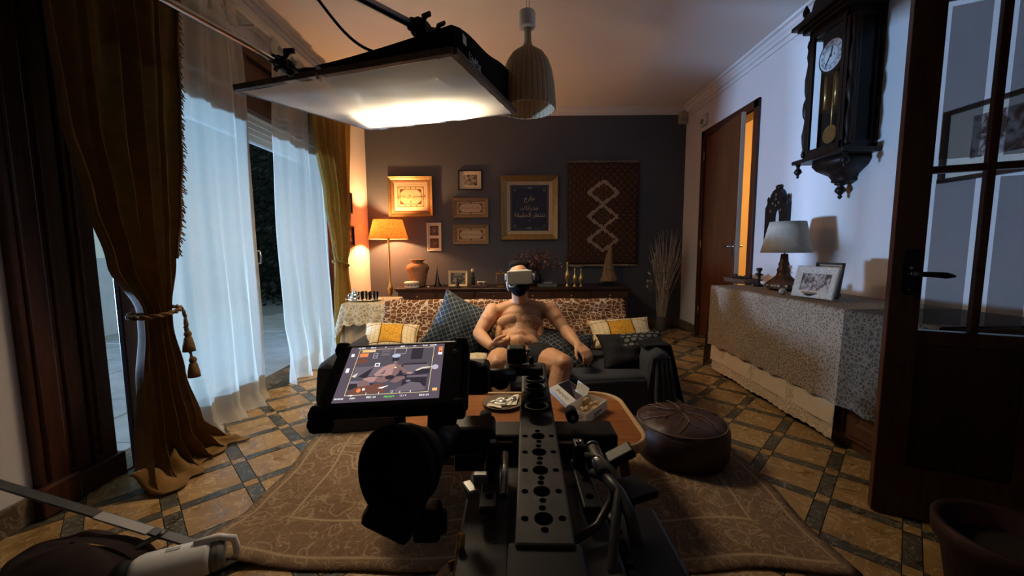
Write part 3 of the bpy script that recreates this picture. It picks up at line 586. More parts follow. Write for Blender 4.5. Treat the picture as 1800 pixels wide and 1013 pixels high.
b = M(); b.beam(PP(.44, .83, .182)-es.normalized()*.22, PP(.44, .83, .182)+es.normalized()*.22, .30, .014, en, .003); b.out('lamp_head', BLACK, lb)
ex = et.normalized(); b = M(); b.text('LiteMat', .055, PP(.9925, .27, .058)+es.normalized()*.004, ex, (en-es.normalized()*.0).normalized(), .0006, 'CENTER'); b.out('lettering', PAPER, lb)
b = M(); b.beam(PP(.993, .13, .105)+es.normalized()*.002, PP(.993, .17, .105)+es.normalized()*.002, .001, .034, en); b.out('logo', PAPER, lb)
def clamp(b, p, d, r=.022):
    d = V(d).normalized(); s = d.orthogonal().normalized()
    b.cyl(p-d*.05, p+d*.05, r, n=12); b.cyl(p-d*.02, p+d*.015, r*1.5, n=14); b.cyl(p-s*.055, p+s*.04, .009, n=8); b.box(p-s*.06, (.012, .045, .018), d.to_track_quat('X', 'Z')); b.cyl(p+d.cross(s)*.05, p-d.cross(s)*.03, .012, n=10); b.ball(p+d.cross(s)*.055, .016)
def boom(label, p0, p1, r):
    t = thing('light_boom', label, 'boom', p0); d = (V(p1)-V(p0)).normalized()
    b = M(); b.cyl(p1, p0, r, n=14); b.out('pole', STEEL, t); b = M(); clamp(b, V(p0), d, r*1.6); b.out('clamp', BLACKM, t); return t
pj = PP(.30, 0, .025); pa = V((-.953, 1.72, 1.772)); di = (at(300, 4, 1.25)-pa).normalized()
t = boom('thin steel boom running from the upper left to the clamp on the frame edge', pa, pa+di*2.6, .011)
b = M(); b.tube([pa, pa-di*.1, PP(.36, .01, .04), PP(.55, .06, .034)], .010, 8); b.out('spigot', BLACKM, t)
b = M(); b.ball(pa-di*.045, (.035, .05, .028)); b.cyl(pa-di*.02, pa-di*.14, .026, .018); b.out('taped_joint', mat('blue black tape', (.02, .04, .07), .5, vary=.4, sc=40), t)
b = M(); b.box(PP(.43, 0, .012), (.012, .03, .055), bev=.002); b.out('tape', TAPE, t)
pb = PP(.80, .33, .22); di = (at(648, 4, 1.62)-pb).normalized()
t = boom('thick steel boom coming from top centre to the knuckle above the black light box', pb+di*.10, pb+di*2.7, .017)
b = M(); clamp(b, pb+di*.02, di+V((0, 0, .6)), .018); b.cyl(pb, PP(.80, .36, .13), .013); b.box(pb+V((.045, 0, .02)), (.05, .014, .02), bev=.004); b.out('knuckle', BLACKM, t)
b = M(); pc = PP(.62, .2, .125); q0, q1 = at(560, 0, 1.72), pc; b.tube([lerp(at(560, 0, 1.72), V((-1.2, .4, 2.3)), 1-i/6) for i in range(6)]+[lerp(q0, q1, i/14)-V((0, 0, .05*sin(pi*i/14))) for i in range(15)], .006, 8); b.cyl(pc, pc-V((0, 0, .02)), .011, n=8)
o = b.out('power_cable', RUBBER); tag(o, 'black power cable drooping to the top of the black light box', 'cable'); ground(o)
# ------------------------------------------------------------------ pendant
pl = thing('pendant_lamp', 'woven rattan bell pendant lamp hanging from the ceiling', 'lamp', (.105, 2.6, 1.9)); px, py = .098, 2.6
zb = at(928, 194, 2.6).z; zt = at(921, 88, 2.6).z; bb = M()
prof = [(.163, 0), (.166, .01), (.162, .06), (.158, .12), (.150, .18), (.138, .235), (.118, .285), (.088, .325), (.055, .352), (.028, .372), (.020, .40), (.018, .45), (.022, .475)]
hz = (zt-zb)/.352*1.0; rings = []
for r, z in prof: rings.append([bb.b.verts.new((px+.006+(r+(.008*(abs(cos(16*a))) if z < .33 else 0))*cos(a), py+(r+(.008*(abs(cos(16*a))) if z < .33 else 0))*sin(a), zb+z*hz)) for a in [2*pi*i/96 for i in range(96)]])
bb.skin(rings, False, False); bb.out('shade', RATTAN, pl, solid=.006)
b = M(); b.cyl((px+.006, py, zb+.30*hz), (px+.006, py, zb+.46*hz), .019); b.ball((px+.006, py, zb+.24*hz), .03); b.out('bulb_holder', WHITEP, pl)
zc = at(921, 50, 2.6).z; b = M(); b.lathe([(.044, 0), (.052, .006), (.053, .085), (.048, .095), (.01, .098)], (px+.002, py, zc), 24); b.out('ceiling_cup', WHITEP, pl)
b = M(); b.tube([(px, py, zc+.09), (px-.006, py, zc+.2), (px-.002, py, H)], .003, 6); b.tube([(px+.014, py, zc+.09), (px+.016, py, zc+.17), (px+.004, py, zc+.24), (px, py, H)], .0018, 6); b.out('cord', WHITEP, pl)
# ------------------------------------------------------------------ pictures
def rectframe(b, c, ex, ey, en, w, h, prof):
    c, ex, ey, en = V(c), V(ex), V(ey), V(en); rings = []
    for sx, sy in ((-1, -1), (1, -1), (1, 1), (-1, 1)):
        rings.append([b.b.verts.new(c+ex*sx*(w/2-i)+ey*sy*(h/2-i)+en*z) for i, z in prof])
    n = len(prof)
    for k in range(4):
        p, q = rings[k], rings[(k+1) % 4]
        for j in range(n): b._f([p[j], q[j], q[(j+1) % n], p[(j+1) % n]])
    return b
def pic(name, label, cat, c, ex, en, w, h, fw, fd, fm, mount=None, mm=None, img=None, im=None, group=None, ey=(0, 0, 1), moul=True, lip=None):
    ex, en, ey, c = V(ex), V(en), V(ey), V(c); t = thing(name, label, cat, c-ey*h/2, group=group)
    p = [(0, 0), (0, fd*.7), (fw*.12, fd), (fw*.3, fd*.86), (fw*.55, fd*.75), (fw*.8, fd*.55), (fw, fd*.4), (fw, 0)] if moul else [(0, 0), (0, fd), (fw, fd), (fw, 0)]
    b = M(); rectframe(b, c, ex, ey, en, w, h, p); b.out('frame', fm, t)
    if lip:
        b = M(); rectframe(b, c, ex, ey, en, w-2*fw, h-2*fw, [(-.001, 0), (-.001, fd*.5), (lip[0]*.6, fd*.42), (lip[0], fd*.25), (lip[0], 0)]); b.out('inner_slip', lip[1], t); fw += lip[0]
    b = M(); Rm_ = Matrix((ex, ey, en)).transposed(); b.box(c+en*fd*.1, (w-2*fw+.004, h-2*fw+.004, fd*.2), Rm_); b.out('mount' if img else 'print', mm, t)
    if img: b = M(); b.box(c+en*(fd*.2+.001)+ey*(img[2] if len(img) > 2 else 0), (img[0], img[1], .002), Rm_); b.out('print', im, t)
    return t
BX, BN = (1, 0, 0), (0, -1, 0); UP = V((0, 0, 1))
def quad(b, c, ex, ey, en, pts, z): b.poly([V(c)+V(ex)*x+V(ey)*y+V(en)*z for x, y in pts])
def cart(b, c, ex, ey, en, w, h, cut, lw, z):
    """outlined octagon cartouche with filled corners"""
    W2, H2 = w/2, h/2
    for sx in (-1, 1):
        for sy in (-1, 1): quad(b, c, ex, ey, en, [(sx*W2, sy*H2), (sx*(W2-cut[0]), sy*H2), (sx*W2, sy*(H2-cut[1]))], z)
        quad(b, c, ex, ey, en, [(sx*W2, -H2), (sx*W2, H2), (sx*(W2-lw), H2), (sx*(W2-lw), -H2)], z+.0002); quad(b, c, ex, ey, en, [(-W2, sx*H2), (W2, sx*H2), (W2, sx*(H2-lw)), (-W2, sx*(H2-lw))], z+.0004)
def dia(b, c, ex, ey, en, x, y, r, z, ry=None): ry = ry or r; quad(b, c, ex, ey, en, [(x-r, y), (x, y-ry), (x+r, y), (x, y+ry)], z)
# blue print
YW = YB-.004; c = V((.216, YW, 1.503))
t = pic('framed_print', 'large gilt framed blue print with three lines of pale lettering', 'picture', c, BX, BN, .71, .79, .075, .05, GOLDF, mm=NAVYP, lip=(.042, mat('pale slip', (.46, .37, .25), .6)))
b = M(); z = .014
for k, (w, h) in enumerate(((.445, .515), (.425, .495))):
    cx = .075
    pts = [(-w/2+cx, -h/2), (w/2-cx, -h/2), (w/2, -h/2+cx), (w/2, h/2-cx), (w/2-cx, h/2), (-w/2+cx, h/2), (-w/2, h/2-cx), (-w/2, -h/2+cx)]
    if k == 1:
        for i in range(8):
            p, q = pts[i], pts[(i+1) % 8]; b.beam(c+V((p[0], -z, p[1])), c+V((q[0], -z, q[1])), .001, .004, BN)
    else: rectframe(b, c+V((0, -z, 0)), BX, UP, BN, w, h, [(0, 0), (0, .001), (.003, .001), (.003, 0)])
for sx in (-1, 1):
    for sy in (-1, 1):
        for a in range(6): dia(b, c, BX, UP, BN, sx*.185+.014*cos(a*pi/3), sy*.22+.014*sin(a*pi/3), .007, z)
    dia(b, c, BX, UP, BN, 0, sx*.245, .030, z, .018); dia(b, c, BX, UP, BN, sx*.03, sx*.245, .010, z)
dia(b, c, BX, UP, BN, 0, -.155, .012, z); b.out('ornament', mat('faded silver ink', (.20, .20, .22), .6), t, recalc=False)
b = M()
for s, zz in (('خارج', .115), ('جدرانك،', .0), ('تنتظر الحقيقة', -.085)): b.text(arabic(s), .072, c+V((0, -z, zz)), BX, UP, .0006)
b.out('lettering', GOLDINK, t)
# warm lit frame
c = V((-1.254, YW, 1.65)); t = pic('framed_calligraphy', 'wide gilt frame of lettering lit from below by the floor lamp', 'picture', c, BX, BN, .555, .49, .045, .045, GOLDF, (1,), MATCARD, (.36, .29), mat('warm paper', (.66, .50, .28), .8), lip=(.03, mat('brown slip', (.25, .12, .05), .6)))
b = M(); cart(b, c, BX, UP, BN, .265, .185, (.06, .05), .005, .0125); rectframe(b, c+V((0, -.0115, 0)), BX, UP, BN, .325, .245, [(0, 0), (0, .001), (.005, .001), (.005, 0)])
for i in range(-1, 2):
    for s in (-1, 1): dia(b, c, BX, UP, BN, i*.065, s*.106, .009, .0125); dia(b, c, BX, UP, BN, s*.148, i*.026, .007, .0125); dia(b, c, BX, UP, BN, s*.148, i*.106, .008, .0125)
dia(b, c, BX, UP, BN, 0, -.062, .011, .0125); b.text(arabic('لا تصدق كل ما ترى'), .048, c+V((0, -.012, .008)), BX, UP); b.out('lettering', BROWNINK, t)
for zc_, s, lab in ((1.51, 'الجمال بلا صدق فراغ', 'upper of the two flat gilt frames with a lettered cartouche'), (1.182, 'الخيال نصف الحقيقة', 'lower of the two flat gilt frames with a lettered cartouche')):
    c = V((-.515, YW, zc_)); t = pic('framed_calligraphy', lab, 'picture', c, BX, BN, .447, .248, .05, .024, mat('dull gilt', (.30, .21, .11), .5, .35, vary=.4, sc=50, bump=.002), (1,), mat('tan card', (.46, .34, .20), .8), (.30, .12), mat('buff paper', (.50, .40, .27), .8), group='flat gilt cartouche frames')
    b = M(); cart(b, c, BX, UP, BN, .30, .115, (.05, .055), .006, .0072); [dia(b, c, BX, UP, BN, 0, s_*.064, .014, .0072) for s_ in (-1, 1)]; [dia(b, c, BX, UP, BN, s_*.162, 0, .009, .0072) for s_ in (-1, 1)]
    b.text(arabic(s), .036, c+V((0, -.0072, .004)), BX, UP); b.out('lettering', BROWNINK, t)
pic('framed_photograph', 'small black framed photograph with wide cream mount, topmost on the grey wall', 'picture', (-.514, YW, 1.848), BX, BN, .297, .243, .014, .02, BLACK, (1,), MATCARD, (.165, .125), PHOTO, moul=False)
c = V((-.976, YW, 1.156)); t = pic('framed_tiles', 'narrow cream frame holding two patterned brown squares', 'picture', c, BX, BN, .178, .348, .012, .016, IVORY, (1,), IVORY, (.108, .12, .078), mat('brown print', (.10, .04, .025), .6, vary=.5, sc=60), moul=False)
b = M(); b.box(c+V((0, -.0042, -.078)), (.108, .002, .12)); b.out('print', MATS['brown print'], t)
b = M()
for s in (-1, 1):
    for k in range(3):
        for a in range(8): dia(b, c, BX, UP, BN, (.012+.015*k)*cos(a*pi/4+.2*k), s*.078+(.012+.015*k)*sin(a*pi/4+.2*k), .0055, .0056)
b.out('pattern', mat('pale pink ink', (.36, .26, .20), .7), t, recalc=False)
for (y, z, lab, w) in ((4.372, 1.515, 'upper small black frame with white mount beside the far gold curtain', 1), (4.391, 1.154, 'lower small black frame with dark photograph beside the far gold curtain', 0)):
    pic('framed_photograph', lab, 'picture', (XL+.004, y, z), (0, 1, 0), (1, 0, 0), .20, .225, .014, .022, BLACK, (1,), PAPER if w else mat('dark card', (.07, .05, .04), .8), (.09, .115), PHOTO, moul=False)
# ------------------------------------------------------------------ wall rug
t = thing('wall_rug', 'brown knotted wall rug with three pale lozenges and fringed ends', 'rug', (1.122, YB-.02, .77))
b = M(); b.grid(lambda u, v: (.687+.872*u+.004*sin(v*9), YB-.022-.006*sin(u*7+v*3)-.004*sin(v*11), .80+1.245*v+.006*sin(u*4)), 24, 30); b.out('pile', WRUG, t, solid=.012)
FRM = mat('rug fringe wool', (.30, .24, .17), .95)
b = M(); rr = random.Random(2)
for i in range(95):
    x = .687+.872*i/94; b.tube([(x, YB-.022, 2.045), (x+rr.uniform(-.004, .004), YB-.03, 2.065), (x+rr.uniform(-.01, .01), YB-.032, 2.060+rr.uniform(0, .02))], [.005, .004, .002], 4)
stuff(b.out('top_fringe', FRM, t)); b = M()
for i in range(95):
    x = .687+.872*i/94; l = .030 if i < 22 else .016; b.tube([(x, YB-.022, .803), (x+rr.uniform(-.004, .004), YB-.034, .79-l*.4), (x+rr.uniform(-.008, .008), YB-.03, .785-l*rr.uniform(.7, 1.2))], [.006, .005, .003], 4)
stuff(b.out('bottom_fringe', FRM, t))
# ------------------------------------------------------------------ sideboard and what stands on it
sb = thing('sideboard', 'long low dark wooden sideboard along the grey wall behind the sofa', 'sideboard', (.01, 4.72, 0)); SX0, SX1, SY0, ST = -1.31, 1.33, 4.50, .56
b = M(); b.span((SX0-.035, SY0-.04, ST-.022), (SX1+.035, 4.97, ST), .006); b.span((SX0-.02, SY0-.025, ST-.04), (SX1+.02, 4.96, ST-.022), .006); b.out('top', DARKW, sb)
b = M(); b.span((SX0, SY0, .09), (SX1, 4.95, ST-.04)); b.span((SX0-.01, SY0-.012, .40), (SX1+.01, 4.95, .412), .004); b.span((SX0-.015, SY0-.015, .08), (SX1+.015, 4.95, .11), .005); b.out('carcass', DARKW, sb)
DRW = m_wood('drawer wood', (.030, .013, .009), (.070, .028, .016)); n_ = 6; dw = (SX1-SX0)/n_
for i in range(n_):
    x = SX0+dw*(i+.5); b = M(); b.box((x, SY0-.006, .466), (dw-.03, .016, .088), bev=.004); d = b.out('drawer', DRW, sb); b = M(); b.ball((x, SY0-.022, .466), .012, 10, 6); b.out('knob', BRASS, d)
    b = M(); b.box((x, SY0-.006, .255), (dw-.03, .016, .25), bev=.004); rectframe(b, (x, SY0-.012, .255), BX, UP, BN, dw-.10, .19, [(0, 0), (.004, .008), (.014, .004), (.018, 0)]); d = b.out('door', DRW, sb)
for x in (SX0+.05, SX1-.05):
    for y in (SY0+.05, 4.9): b = M(); b.lathe([(.02, 0), (.028, .02), (.022, .05), (.03, .09)], (x, y, 0), 14); b.out('leg', DARKW, sb)
def P(u, y): return at(u, 500, y).x
def lone(b, name, m, label, cat, group=None): o = b.out(name, m); tag(o, label, cat, group); ground(o); return o
x = P(735, 4.74); t = thing('clay_jar', 'tall ribbed clay jar at the lamp end of the sideboard', 'jar', (x, 4.74, ST))
b = M(); b.lathe([(.075, 0), (.085, .01)]+[(lerp(.085, .118, i/9)+.003*(i % 2), .01+.17*i/9) for i in range(1, 10)]+[(.133, .20), (.136, .225), (.128, .25), (.10, .268), (.075, .275), (.064, .285), (.066, .30), (.088, .312), (.09, .322), (.07, .322), (.06, .30), (.05, .2)], (x, 4.74, ST), 30, cap1=False); b.out('body', TERRA, t)
x = P(724, 4.57); t = thing('ceramic_box', 'low round ceramic box with brown band in front of the clay jar', 'box', (x, 4.57, ST))
b = M(); b.lathe([(.080, 0), (.086, .006), (.084, .02), (.082, .05), (.086, .052)], (x, 4.57, ST), 28); b.out('body', CERAM, t); b = M(); b.lathe([(.087, .052), (.089, .060), (.075, .072), (.03, .077), (.001, .078)], (x, 4.57, ST), 28); b.out('lid', CERAM, t)
b = M()
for k in range(14):
    a = 2*pi*k/14; b.box((x+.0835*cos(a), 4.57+.0835*sin(a), ST+.034), (.004, .020, .016), Matrix.Rotation(a, 3, 'Z'), bev=.001)
b.out('band', BROWNINK, t)
b = M(); b.ball((P(753, 4.56), 4.56, ST+.009), (.012, .010, .009)); lone(b, 'pebble', CERAM, 'tiny white pebble on the sideboard between jar and tower', 'pebble')
x = P(769, 4.7); b = M()
for sx in (-1, 1):
    for sy in (-1, 1): b.tube([(x+sx*.034, 4.7+sy*.034, ST), (x+sx*.018, 4.7+sy*.018, ST+.05), (x+sx*.009, 4.7+sy*.009, ST+.12), (x, 4.7, ST+.23)], [.006, .005, .004, .002], 6)
for z, w in ((.035, .05), (.09, .032), (.16, .018)): b.box((x, 4.7, ST+z), (w, w, .006), bev=.001)
for k in range(9): b.box((x, 4.7, ST+.05+k*.018), (.026-.0024*k,)*2+(.002,))
b.cyl((x, 4.7, ST+.225), (x, 4.7, ST+.25), .002); lone(b, 'tower_figurine', mat('dark bronze', (.035, .026, .02), .4, .7), 'thin dark lattice tower figurine on the sideboard', 'figurine')
def easel(name, label, cen, w, h, fw, fm, im, rz=0, tilt=.18, mm=None, img=None):
    """standing picture frame leaning back; cen = bottom centre"""
    ex = V((cos(rz), sin(rz), 0)); back = V((-sin(rz), cos(rz), 0)); ey = (UP*cos(tilt)+back*sin(tilt)); en = ex.cross(ey); c = V(cen)+ey*h/2
    t = pic(name, label, 'picture frame', c, ex, en, w, h, fw, .018, fm, (1,) if img else None, mm or im, img, im, ey=ey)
    b = M(); b.beam(c+ey*h*.1-en*.004, V(cen)+back*(h*.45)+V((0, 0, .002)), .03, .003, ex); b.out('strut', BLACK, t); return t
easel('photo_frame', 'pale gold standing photo frame on the sideboard', (P(805, 4.66), 4.66, ST+.002), .225, .185, .026, mat('pale gilt', (.66, .58, .36), .4, .3), PHOTO)
x = P(804, 4.56); b = M(); b.lathe([(.032, 0), (.030, .012), (.018, .03), (.022, .05), (.016, .075), (.010, .085), (.014, .098), (.008, .112), (.001, .115)], (x, 4.56, ST), 14); b.box((x-.02, 4.56, ST+.004), (.14, .05, .008), bev=.002); lone(b, 'small_figurine', mat('dark carved stone', (.03, .024, .02), .5), 'small dark figurine in front of the pale gold photo frame', 'figurine')
x = P(842, 4.6); b = M(); b.box((x, 4.6, ST+.013), (.20, .13, .024), bev=.004); lone(b, 'flat_book', mat('dark red book', (.08, .035, .035), .6), 'dark flat book under the two little cups', 'book')
x2 = P(831, 4.62); t = thing('bottle_figure', 'slim dark bottle with pale round stopper on the flat book', 'bottle', (x2, 4.62, ST+.025)); b = M(); b.lathe([(.026, 0), (.028, .01), (.027, .09), (.018, .115), (.014, .13), (.020, .138), (.012, .146)], (x2, 4.62, ST+.025), 18); b.out('body', mat('dark green glass', (.012, .02, .018), .15), t); b = M(); b.ball((x2, 4.62, ST+.19), (.020, .018, .026)); b.out('stopper', mat('pale gold cap', (.56, .48, .30), .4, .3), t)
for i, u in enumerate((842.5, 850.5)):
    x = P(u, 4.58); t = thing('small_cup', ('small painted cup on the flat book next to the dark bottle', 'small painted cup at the outer end of the flat book')[i], 'cup', (x, 4.58, ST+.025), group='little cups on the flat book'); b = M(); b.lathe([(.014, 0), (.022, .012), (.026, .03), (.027, .042), (.024, .042), (.02, .014)], (x, 4.58, ST+.025), 16, cap1=False); b.out('bowl', CERAM, t); b = M(); b.lathe([(.0265, .016), (.0275, .030)], (x, 4.58, ST+.025), 16, cap0=False, cap1=False); b.out('band', BROWNINK, t)
x = P(880.5, 4.62); t = thing('wire_lantern', 'thin brass wire lantern frame on the sideboard beside the man\'s head', 'lantern', (x, 4.62, ST)); b = M(); w = .05
for sx in (-1, 1):
    for sy in (-1, 1): b.cyl((x+sx*w, 4.62+sy*w, ST), (x+sx*w, 4.62+sy*w, ST+.155), .0035, n=6); b.tube([(x+sx*w, 4.62+sy*w, ST+.155), (x, 4.62, ST+.178)], .003, 6)
    for z in (.004, .155): b.cyl((x-w, 4.62+sx*w, ST+z), (x+w, 4.62+sx*w, ST+z), .0035, n=6); b.cyl((x+sx*w, 4.62-w, ST+z), (x+sx*w, 4.62+w, ST+z), .0035, n=6)
b.tube([(x+.014*cos(a), 4.62, ST+.194+.016*sin(a)) for a in [2*pi*i/16 for i in range(17)]], .0025, 6); b.out('frame', BRASS, t)
b = M(); b.span((x-w, 4.62-w, ST+.0), (x+w, 4.62+w, ST+.006)); b.out('base', BRASS, t); b = M()
for sx in (-1, 1): b.box((x+sx*w, 4.62, ST+.08), (.002, 2*w-.006, .14))
b.out('pane', GLASS, t)
x = P(941, 4.72); t = thing('dried_flowers', 'dark vase of dried mauve flowers behind the man\'s head', 'flowers', (x, 4.72, ST))
b = M(); b.lathe([(.045, 0), (.06, .01), (.075, .07), (.07, .13), (.045, .165), (.05, .18), (.043, .18), (.04, .15)], (x, 4.72, ST), 22, cap1=False); b.out('vase', mat('black glaze', (.012, .011, .014), .3), t)
FLW = [mat('dried mauve petal', (.20, .10, .10), .8), mat('dried pink petal', (.36, .22, .18), .8), mat('dried dark petal', (.075, .04, .045), .8)]; bs = [M(), M(), M()]; st = M(); rr = random.Random(9)
for i in range(70):
    a, e = rr.uniform(0, 2*pi), rr.uniform(.1, 1.35); l = rr.uniform(.18, .33); h = V((cos(a)*sin(e)*l*1.05, sin(a)*sin(e)*l*.6, .16+cos(e)*l*.82)); p0 = V((x, 4.72, ST+.15)); p = V((x, 4.72, ST))+h
    if rr.random() < .6: st.tube([p0, (p0+p)/2+V((0, 0, .03)), p], .0022, 4)
    for k in range(5):
        q = p+V((rr.gauss(0, .016), rr.gauss(0, .014), rr.gauss(0, .014))); d = V((rr.gauss(0, 1), rr.gauss(0, 1)-.5, rr.gauss(0, 1))).normalized(); s_ = d.orthogonal().normalized()*rr.uniform(.012, .02); w_ = d.cross(s_); bb = bs[rr.choice((0, 0, 1, 2))]; bb.poly([q-s_, q-w_*.8+d*.005, q+s_, q+w_*.8+d*.005])
for bb, m_ in zip(bs, FLW): stuff(bb.out('petals', m_, t, recalc=False))
stuff(st.out('stems', FLW[2], t))
x = P(961, 4.62); b = M(); b.box((x, 4.62, ST+.016), (.215, .15, .03), Matrix.Rotation(.05, 3, 'Z'), bev=.003); lone(b, 'thick_book', mat('grey book cloth', (.11, .11, .115), .7), 'thick grey book lying on the sideboard near the brass vases', 'book')
b = M(); b.box((P(963, 4.62), 4.62, ST+.043), (.10, .10, .012), Matrix.Rotation(-.1, 3, 'Z'), bev=.002); lone(b, 'small_book', mat('light grey book cloth', (.25, .25, .25), .7), 'small pale book on top of the thick grey book', 'book')
for u, h, r, lab in ((997, .285, .033, 'tallest of the three slender brass vases'), (1010, .215, .026, 'shortest slender brass vase, in the middle of the three'), (1021, .21, .031, 'slender brass vase nearest the ship carving')):
    y = 4.60; x = P(u, y); t = thing('brass_vase', lab, 'vase', (x, y, ST), group='brass vases on the sideboard'); b = M(); k = h/.285
    b.lathe([(.026, 0), (.024, .008), (.008, .03*k), (.010, .045*k), (r*.8, .085*k), (r, .12*k), (r*.75, .155*k), (.009, .19*k), (.008, .23*k), (.013, .27*k), (.009, .285*k)], (x, y, ST), 20); b.out('body', BRASS, t); b = M(); b.lathe([(r+.0008, .113*k), (r+.0022, .12*k), (r+.0008, .127*k)], (x, y, ST), 20, cap0=False, cap1=False); b.out('collar', GOLDF, t)
x = P(1069, 4.72); t = thing('wood_carving', 'carved wooden sail-shaped figure on a dark stand', 'sculpture', (x, 4.72, ST)); b = M(); b.span((x-.10, 4.66, ST), (x+.09, 4.78, ST+.022), .005); b.span((x-.06, 4.69, ST+.022), (x+.06, 4.75, ST+.045), .004); b.out('stand', BLACK, t)
b = M(); rg = []
for z, x0, x1, d in ((.045, -.105, .095, .06), (.06, -.10, .105, .06), (.11, -.075, .10, .055), (.17, -.062, .068, .05), (.24, -.055, .045, .045), (.31, -.04, .042, .038), (.38, -.018, .042, .03), (.43, -.004, .036, .022), (.47, .004, .022, .012), (.485, .008, .014, .004)): rg.append(b.ring((x+(x0+x1)/2+.004*sin(z*60), 4.72, ST+z), (0, 0, 1), (x1-x0)/2, 18, (1, 0, 0), d))
b.skin(rg); b.out('body', mat('pale driftwood', (.36, .22, .095), .6, vary=.5, sc=16, bump=.006, stretch=(1, 1, .3)), t)
b = M(); b.tube([(x-.045, 4.668, ST+.20), (x+.0, 4.662, ST+.195), (x+.055, 4.67, ST+.185)], .004, 6); b.tube([(x-.02, 4.672, ST+.44), (x-.015, 4.70, ST+.36), (x-.05, 4.67, ST+.20), (x-.03, 4.664, ST+.10)], .003, 5); b.tube([(x+.07, 4.68, ST+.16), (x+.03, 4.66, ST+.10), (x+.02, 4.66, ST+.05)], .003, 5); b.out('cord', ROPE, t)
b = M(); b.tube([(x+.012, 4.72, ST+.47), (x+.0, 4.72, ST+.53), (x-.01, 4.72, ST+.55)], .004, 6); b.tube([(x+.012, 4.72, ST+.50), (x+.025, 4.72, ST+.54)], .003, 6); b.out('tip', DARKW, t)
# ------------------------------------------------------------------ corner branches, sensor boxes
x, y = at(1162, 570, 4.78).x, 4.78; t = thing('branch_vase', 'tall bundle of pale dried branches standing in the corner by the door', 'dried branches', (x, y, 0)); b = M(); b.lathe([(.06, 0), (.066, .01), (.06, .10), (.055, .16), (.048, .16), (.05, .05)], (x, y, 0), 20, cap1=False); b.out('vase', mat('grey stone pot', (.10, .09, .08), .8), t)
BR = mat('pale dried branch', (.56, .48, .38), .8, vary=.4, sc=30); rr = random.Random(21)
for i in range(62):
    q = rr.random(); dx = lerp(-.17, .27, q**.8); h = rr.uniform(.85, 1.28)-.25*abs(q-.55); dy = rr.uniform(-.12, .12); bx = rr.uniform(-.035, .035); b = M()
    b.tube([(x+bx, y+rr.uniform(-.03, .03), .04), (x+bx*1.2+dx*.12, y+dy*.2, h*.3), (x+dx*.42+rr.uniform(-.02, .02), y+dy*.5, h*.62), (x+dx*.78, y+dy*.8, h*.85), (x+dx+rr.uniform(-.03, .01), y+dy, h)], [.006, .006, .005, .0035, .0015], 5); b.out('branch', BR, t)
for i in range(22):
    b = M(); p = V((x+rr.choice((rr.uniform(-.22, -.1), rr.uniform(-.1, .06))), y-.08+rr.uniform(-.05, .05), rr.uniform(.50, .95))); b.ball(p, (.012, .010, .014), 8, 5); b.tube([p, p+V((.03, .02, -.05)), p+V((.06, .04, -.14))], .0015, 4); b.out('seed_pod', mat('pale seed pod', (.42, .38, .33), .8), t)
t = thing('alarm_sensor', 'small cream motion sensor high in the corner of the grey wall', 'sensor', (2.072, YB-.03, 2.49)); b = M(); b.box((2.072, YB-.032, 2.56), (.095, .062, .135), bev=.012); b.out('housing', mat('cream plastic', (.42, .36, .24), .5), t); b = M(); b.box((2.072, YB-.064, 2.545), (.06, .006, .05), bev=.003); b.out('lens', mat('dull lens', (.30, .27, .2), .3), t)
t = thing('wall_thermostat', 'white box with a dial on the wall above the ajar door', 'thermostat', (XR-.02, 4.50, 2.34)); b = M(); b.box((XR-.02, 4.50, 2.39), (.04, .115, .125), bev=.008); b.out('housing', mat('white box', (.6, .58, .54), .5), t); b = M(); b.cyl((XR-.04, 4.50, 2.375), (XR-.052, 4.50, 2.375), .028, n=20); b.out('dial', mat('grey dial', (.22, .21, .2), .5), t)
# ------------------------------------------------------------------ floor lamp
lx, ly = at(682.5, 410, 4.72).x, 4.72; t = thing('floor_lamp', 'brass floor lamp with glowing orange shade beside the sideboard', 'lamp', (lx, ly, 0))
b = M(); b.lathe([(.155, 0), (.155, .012), (.11, .024), (.03, .035), (.018, .06)], (lx, ly, 0), 28); b.out('base', BRASS, t)
b = M(); b.lathe([(.011, .05), (.010, .45), (.020, .47), (.030, .485), (.022, .505), (.034, .53), (.026, .56), (.014, .60), (.010, .62), (.010, 1.12), (.014, 1.13)], (lx, ly, 0), 16); b.out('pole', BRASS, t)
b = M(); r0, r1 = .226, .165; z0, z1 = 1.128, 1.352
b.skin([b.ring((lx, ly, lerp(z0, z1, i/6)), (0, 0, 1), lerp(r0, r1, i/6), 48) for i in range(7)], False, False); b.out('shade', SHADEO, t)
b = M()
for r, z in ((r0, z0), (r1, z1)): b.tube([(lx+r*cos(a), ly+r*sin(a), z) for a in [2*pi*i/48 for i in range(49)]], .004, 6)
for a in (0, 2.1, 4.2): b.tube([(lx, ly, z1-.02), (lx+r1*cos(a), ly+r1*sin(a), z1)], .002, 5)
b.out('shade_ring', mat('shade trim', (.5, .3, .14), .8), t)
b = M(); b.cyl((lx, ly, 1.12), (lx, ly, 1.165), .016); b.out('bulb_holder', BRASS, t)
